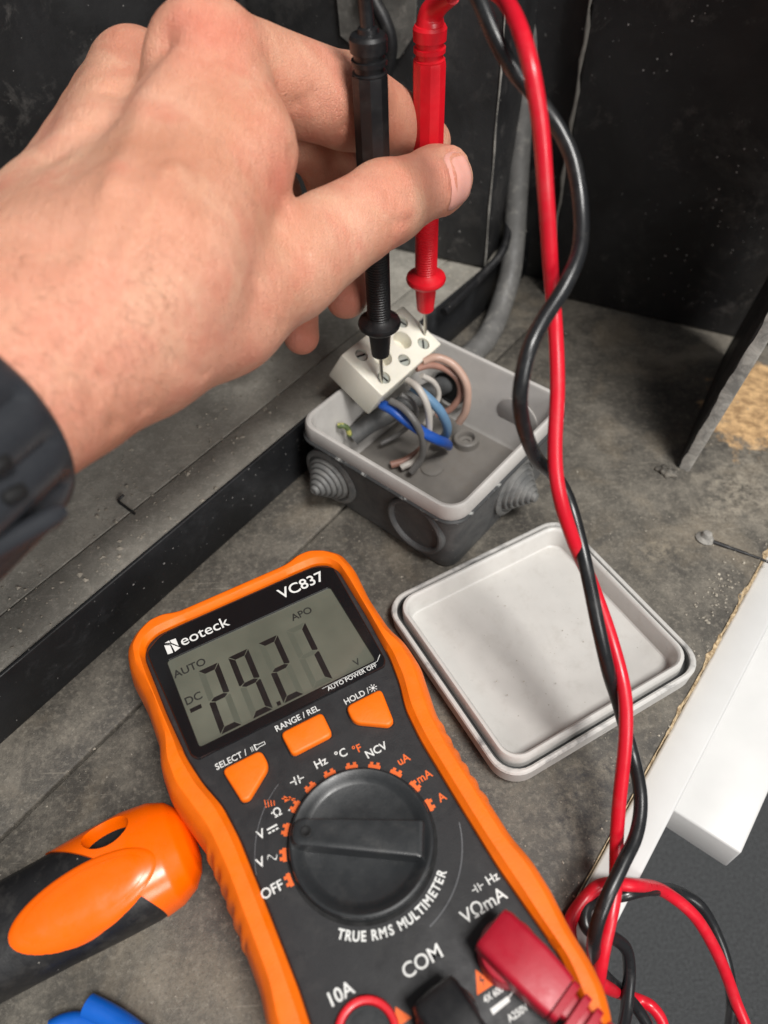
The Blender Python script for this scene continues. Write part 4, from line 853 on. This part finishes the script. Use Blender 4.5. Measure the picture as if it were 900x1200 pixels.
def surface(f, lo, hi, h):
    ax = [np.arange(lo[i], hi[i]+h, h) for i in range(3)]; sh = tuple(len(a) for a in ax); G = np.empty(sh, np.float32)
    for i, x in enumerate(ax[0]):
        Y, Z = np.meshgrid(ax[1], ax[2], indexing='ij'); G[i] = f(np.stack([np.full(Y.size, x), Y.ravel(), Z.ravel()], 1)).reshape(Y.shape)
    I = G < 0; c = sum(I[a:sh[0]-1+a, b:sh[1]-1+b, e:sh[2]-1+e].astype(np.int8) for a in (0, 1) for b in (0, 1) for e in (0, 1)); act = (c > 0) & (c < 8)
    idx = -np.ones(act.shape, int); cells = np.argwhere(act); idx[act] = np.arange(len(cells)); acc = np.zeros((len(cells), 3)); cnt = np.zeros(len(cells))
    cr = [(a, b, e) for a in (0, 1) for b in (0, 1) for e in (0, 1)]
    for u in cr:
        for w in cr:
            if sum(abs(np.subtract(u, w))) == 1 and u < w:
                g0 = G[tuple((cells+u).T)]; g1 = G[tuple((cells+w).T)]; m_ = (g0 < 0) != (g1 < 0); t = np.where(m_, g0/(g0-g1+1e-12), 0)
                acc += m_[:, None]*(np.array(u)+t[:, None]*(np.array(w)-np.array(u))); cnt += m_
    V = (cells+acc/cnt[:, None])*h+np.array([a[0] for a in ax]); F = []
    for axn in range(3):
        o1, o2 = [k for k in range(3) if k != axn]; sl0 = [slice(1, s-1) for s in sh]; sl0[axn] = slice(0, sh[axn]-1); sl1 = list(sl0); sl1[axn] = slice(1, sh[axn])
        E = np.argwhere(I[tuple(sl0)] != I[tuple(sl1)])+np.array([0 if k == axn else 1 for k in range(3)])
        s1 = np.zeros(3, int); s1[o1] = 1; s2 = np.zeros(3, int); s2[o2] = 1
        F.append(np.stack([idx[tuple((E-d_).T)] for d_ in (s1*0, s1, s1+s2, s2)], 1))
    return V, np.vstack(F)
pts = np.array([J[k][0] for k in J if k not in ('fr', 'fu', 'fm')]); lo = pts.min(0)-np.array([40, 26, 26]); hi = pts.max(0)+26
hv, hf = surface(hand_sdf, lo, hi, 1.45)
for _ in range(2): hv = hv-grad(hand_sdf, hv)*hand_sdf(hv)[:, None]
# creases, knuckle wrinkles and tendons as small displacements along the normal
hn = grad(hand_sdf, hv); disp = np.zeros(len(hv)); flush = np.zeros(len(hv))
def crease(a, b, depth, width):
    global disp
    a, b = np.asarray(a), np.asarray(b); ab = b-a; t = np.clip(((hv-a)@ab)/(ab@ab), 0, 1); d = np.linalg.norm(hv-(a+t[:, None]*ab), axis=1); disp -= depth*np.exp(-(d/width)**2)
hit_depth = {}
def surf_at(x, y):
    d = ray(x, y); t = 100.
    for _ in range(60):
        q = EYE+d*t; s = hand_sdf(q[None])[0]; t += s*.8
        if abs(s) < .02: break
    return EYE+d*t
def cr(x0, y0, x1, y1, depth, width): crease(surf_at(x0, y0), surf_at(x1, y1), depth, width)
cr(186, 46, 60, 178, 2.1, 6); cr(186, 46, 130, 105, 1.4, 4)            # hollow between the two knuckles
cr(344, 120, 340, 180, .5, 2.0); cr(322, 210, 334, 236, .8, 1.8)      # fold at the finger root and the web
for k in range(3): cr(462+k*8, 262-k*2, 474+k*9, 290-k*7, .75, 1.3)   # thumb joint wrinkles
for k in range(3): cr(448+k*11, 203, 455+k*12, 234, .5, 1.5)
for x0, y0, x1, y1 in ((352, 120, 362, 165), (366, 112, 374, 168), (398, 82, 404, 150), (95, 430, 135, 500), (70, 400, 112, 478), (120, 440, 172, 480), (200, 420, 240, 440), (255, 300, 300, 330), (300, 350, 330, 385)): cr(x0, y0, x1, y1, .6, 1.7)
for x0, y0, x1, y1 in ((100, 400, 150, 300), (150, 300, 205, 200), (205, 200, 232, 110), (95, 330, 130, 220), (130, 220, 165, 130)): cr(x0, y0, x1, y1, -.75, 3.0)
cr(60, 470, 140, 500, .4, 2); cr(110, 452, 160, 488, .35, 2); cr(40, 380, 110, 450, .4, 4)
for (x, y, r, a) in ((240, 30, 14, 1.), (150, 50, 12, .5), (395, 110, 15, .6), (520, 205, 15, .7), (450, 225, 12, .5), (100, 400, 16, .35), (60, 330, 16, .3), (270, 420, 16, .35), (330, 215, 9, .8), (405, 355, 12, 1.0), (350, 400, 12, 1.0), (470, 270, 8, .6), (130, 470, 18, .25), (230, 260, 20, .15)):
    q = surf_at(x, y); flush = np.maximum(flush, a*np.exp(-(np.linalg.norm(hv-q, axis=1)/r)**2))
# fingerprint ridges on the visible finger pads are in the bump; broad low lumps keep the skin from looking moulded
disp += .18*np.sin(hv[:, 0]*.31+1.3*np.sin(hv[:, 1]*.23))*np.sin(hv[:, 2]*.27+hv[:, 1]*.19)
hv = hv+hn*disp[:, None]
ORG = J['wm'][0]
PS = empty('person', ORG); tag(PS, 'person reaching in from the left, bare hand pinching both probes, black watch', 'person')
hand = build('hand', hv, hf, M['skin'], PS, 180, origin=ORG)
ca = hand.data.color_attributes.new('flush', 'FLOAT_COLOR', 'POINT'); ca.data.foreach_set('color', np.repeat(flush[:, None], 4, 1).astype(np.float32).ravel())
# thumb nail: a curved plate hugging the skin
tdir = J['te'][0]-J['tip_'][0]; tdir /= np.linalg.norm(tdir); nside = -FWD*.66+RT*.58-UP*.34; nside -= tdir*(nside@tdir); nside /= np.linalg.norm(nside); nacr = np.cross(tdir, nside)
c0 = J['tt'][0]-tdir*.6; V = []; F = []; NU, NV = 15, 17
for i in range(NU):
    u = -1+2*i/(NU-1)
    for k in range(NV):
        w = -1+2*k/(NV-1); lim = 1-.10*abs(u)**4; ang = w*.9*(1-.16*max(0, -u)**3-.12*max(0, u)**3); al = u*7.4*(1-.22*w*w if u < 0 else 1-.12*w*w)
        dirv = nside*math.cos(ang)+nacr*math.sin(ang); base = c0+tdir*al; t = 20.
        for _ in range(40):
            s = hand_sdf((base+dirv*t)[None])[0]; t -= s*.9
            if abs(s) < .01 or t < 1: break
        edge = max(abs(u), abs(w)); V.append(base+dirv*(t+(.55-.75*edge**6)))
for i in range(NU-1):
    for k in range(NV-1): a = i*NV+k; F.append((a, a+1, a+NV+1, a+NV))
NAILV = np.array(V); build('fingernail', V, F, M['nail'], PS, 180, origin=ORG)
bd = np.array([NAILV[i*NV+k] for i in range(NU) for k in range(NV) if k in (0, NV-1) or i == 0]); near = np.where(np.linalg.norm(hv-c0, axis=1) < 22)[0]
dd = np.min(np.linalg.norm(hv[near][:, None]-bd[None], axis=2), axis=1)
for i_, d_ in zip(near, dd): hv[i_] += hn[i_]*(.55*math.exp(-((d_-2.2)/1.2)**2)-.6*math.exp(-(d_/1.0)**2))
hand.data.vertices.foreach_set('co', ((hv-ORG)*S).astype(np.float32).ravel()); hand.data.update()
# fine hairs on wrist and back of the hand
V = []; F = []
arm = J['wm'][0]-J['fm'][0]; arm /= np.linalg.norm(arm)
for k in range(420):
    if k < 330: x, y = RNG.uniform(0, 200), RNG.uniform(290, 520)
    else: x, y = RNG.uniform(90, 320), RNG.uniform(140, 400)
    q = surf_at(x, y)
    if np.linalg.norm(q-EYE) > 330 or abs(hand_sdf(q[None])[0]) > .2: continue
    nn = grad(hand_sdf, q[None])[0]; g = -UP*.5+RT*.5-arm*0+RNG.normal(size=3)*.45; g -= nn*(g@nn); g /= np.linalg.norm(g); L = RNG.uniform(1.6, 4.6)*(1 if k < 330 else .5)
    path = [q+g*L*t+nn*(1.1*math.sin(math.pi*min(1, t*.9))*.6+.05) for t in (0, .33, .66, 1)]
    v_, f_ = tube_data(path, [.03, .028, .02, .008], 3, caps=False); b = len(V); V += list(v_); F += [tuple(b+i for i in f) for f in f_]
build('arm_hair', V, F, M['hair'], PS, 0, origin=ORG)

# ------------------------------------------------------------------ watch
wc = at(-80, 482, 167); wx = at(-228, 585, 144)-wc; wx /= np.linalg.norm(wx); wy = np.cross(wx, FWD); wy /= np.linalg.norm(wy); wz = np.cross(wx, wy)
WT = empty('wristwatch', wc); tag(WT, 'black ribbed rubber watch strap on the wrist at the left edge', 'watch')
def arm_r(s, a):
    d = wy*math.cos(a)+wz*math.sin(a); base = wc+wx*s; t = 60.
    for _ in range(50):
        v_ = hand_sdf((base+d*t)[None])[0]; t -= v_*.8
        if abs(v_) < .05: break
    return t
NA = 168; rad0 = np.array([max(arm_r(0, 2*math.pi*k/NA), arm_r(14, 2*math.pi*k/NA)) for k in range(NA)]); rad0 = np.convolve(np.r_[rad0[-9:], rad0, rad0[:9]], np.ones(19)/19, 'valid')
def strap_ring(s, off, rib):
    out = []
    for k in range(NA):
        a = 2*math.pi*k/NA; r = rad0[k]+off+rib*(.5+.5*math.cos(a*21))**.45; out.append(tuple(wx*s+(wy*math.cos(a)+wz*math.sin(a))*r))
    return out
V, F = loft_data([strap_ring(1.2, -1.5, 0), strap_ring(0, .8, 0), strap_ring(.2, 2.6, 0), strap_ring(1.0, 3.5, 0), strap_ring(2.2, 3.6, .2), strap_ring(4.0, 2.7, 1.7), strap_ring(6.0, 2.5, 2.2), strap_ring(30, 2.7, 2.2), strap_ring(34, 3, 1), strap_ring(35, -1.5, 0)], False, False); build('strap', V, F, M['watch'], WT, 50)
# clasp along the underside of the strap: a rounded frame following the arm
cl = []
for t_ in np.linspace(0, 1, 12):
    cl.append(at(74-130*t_, 598+74*t_, 156-18*t_)-wc)
tube('clasp', np.array(cl), [1.6]+[2.3]*10+[1.6], M['watch'], WT, 16)
# dark slots pressed into the strap
def strap_at(x, y):
    d = ray(x, y); t = 90.
    for _ in range(80):
        v_ = hand_sdf((EYE+d*t)[None])[0]-5.2; t += v_*.7
        if abs(v_) < .05: break
    return EYE+d*t
for x0, y0, x1, y1 in ((-14, 552, 12, 538), (4, 586, 30, 572), (-30, 520, -8, 508)):
    q0, q1 = strap_at(x0, y0), strap_at(x1, y1); tube('strap_slot', np.array([q0+(q1-q0)*t_-wc for t_ in (0, .1, .5, .9, 1)]), [.5, 1.3, 1.5, 1.3, .5], M['hole'], WT, 12)
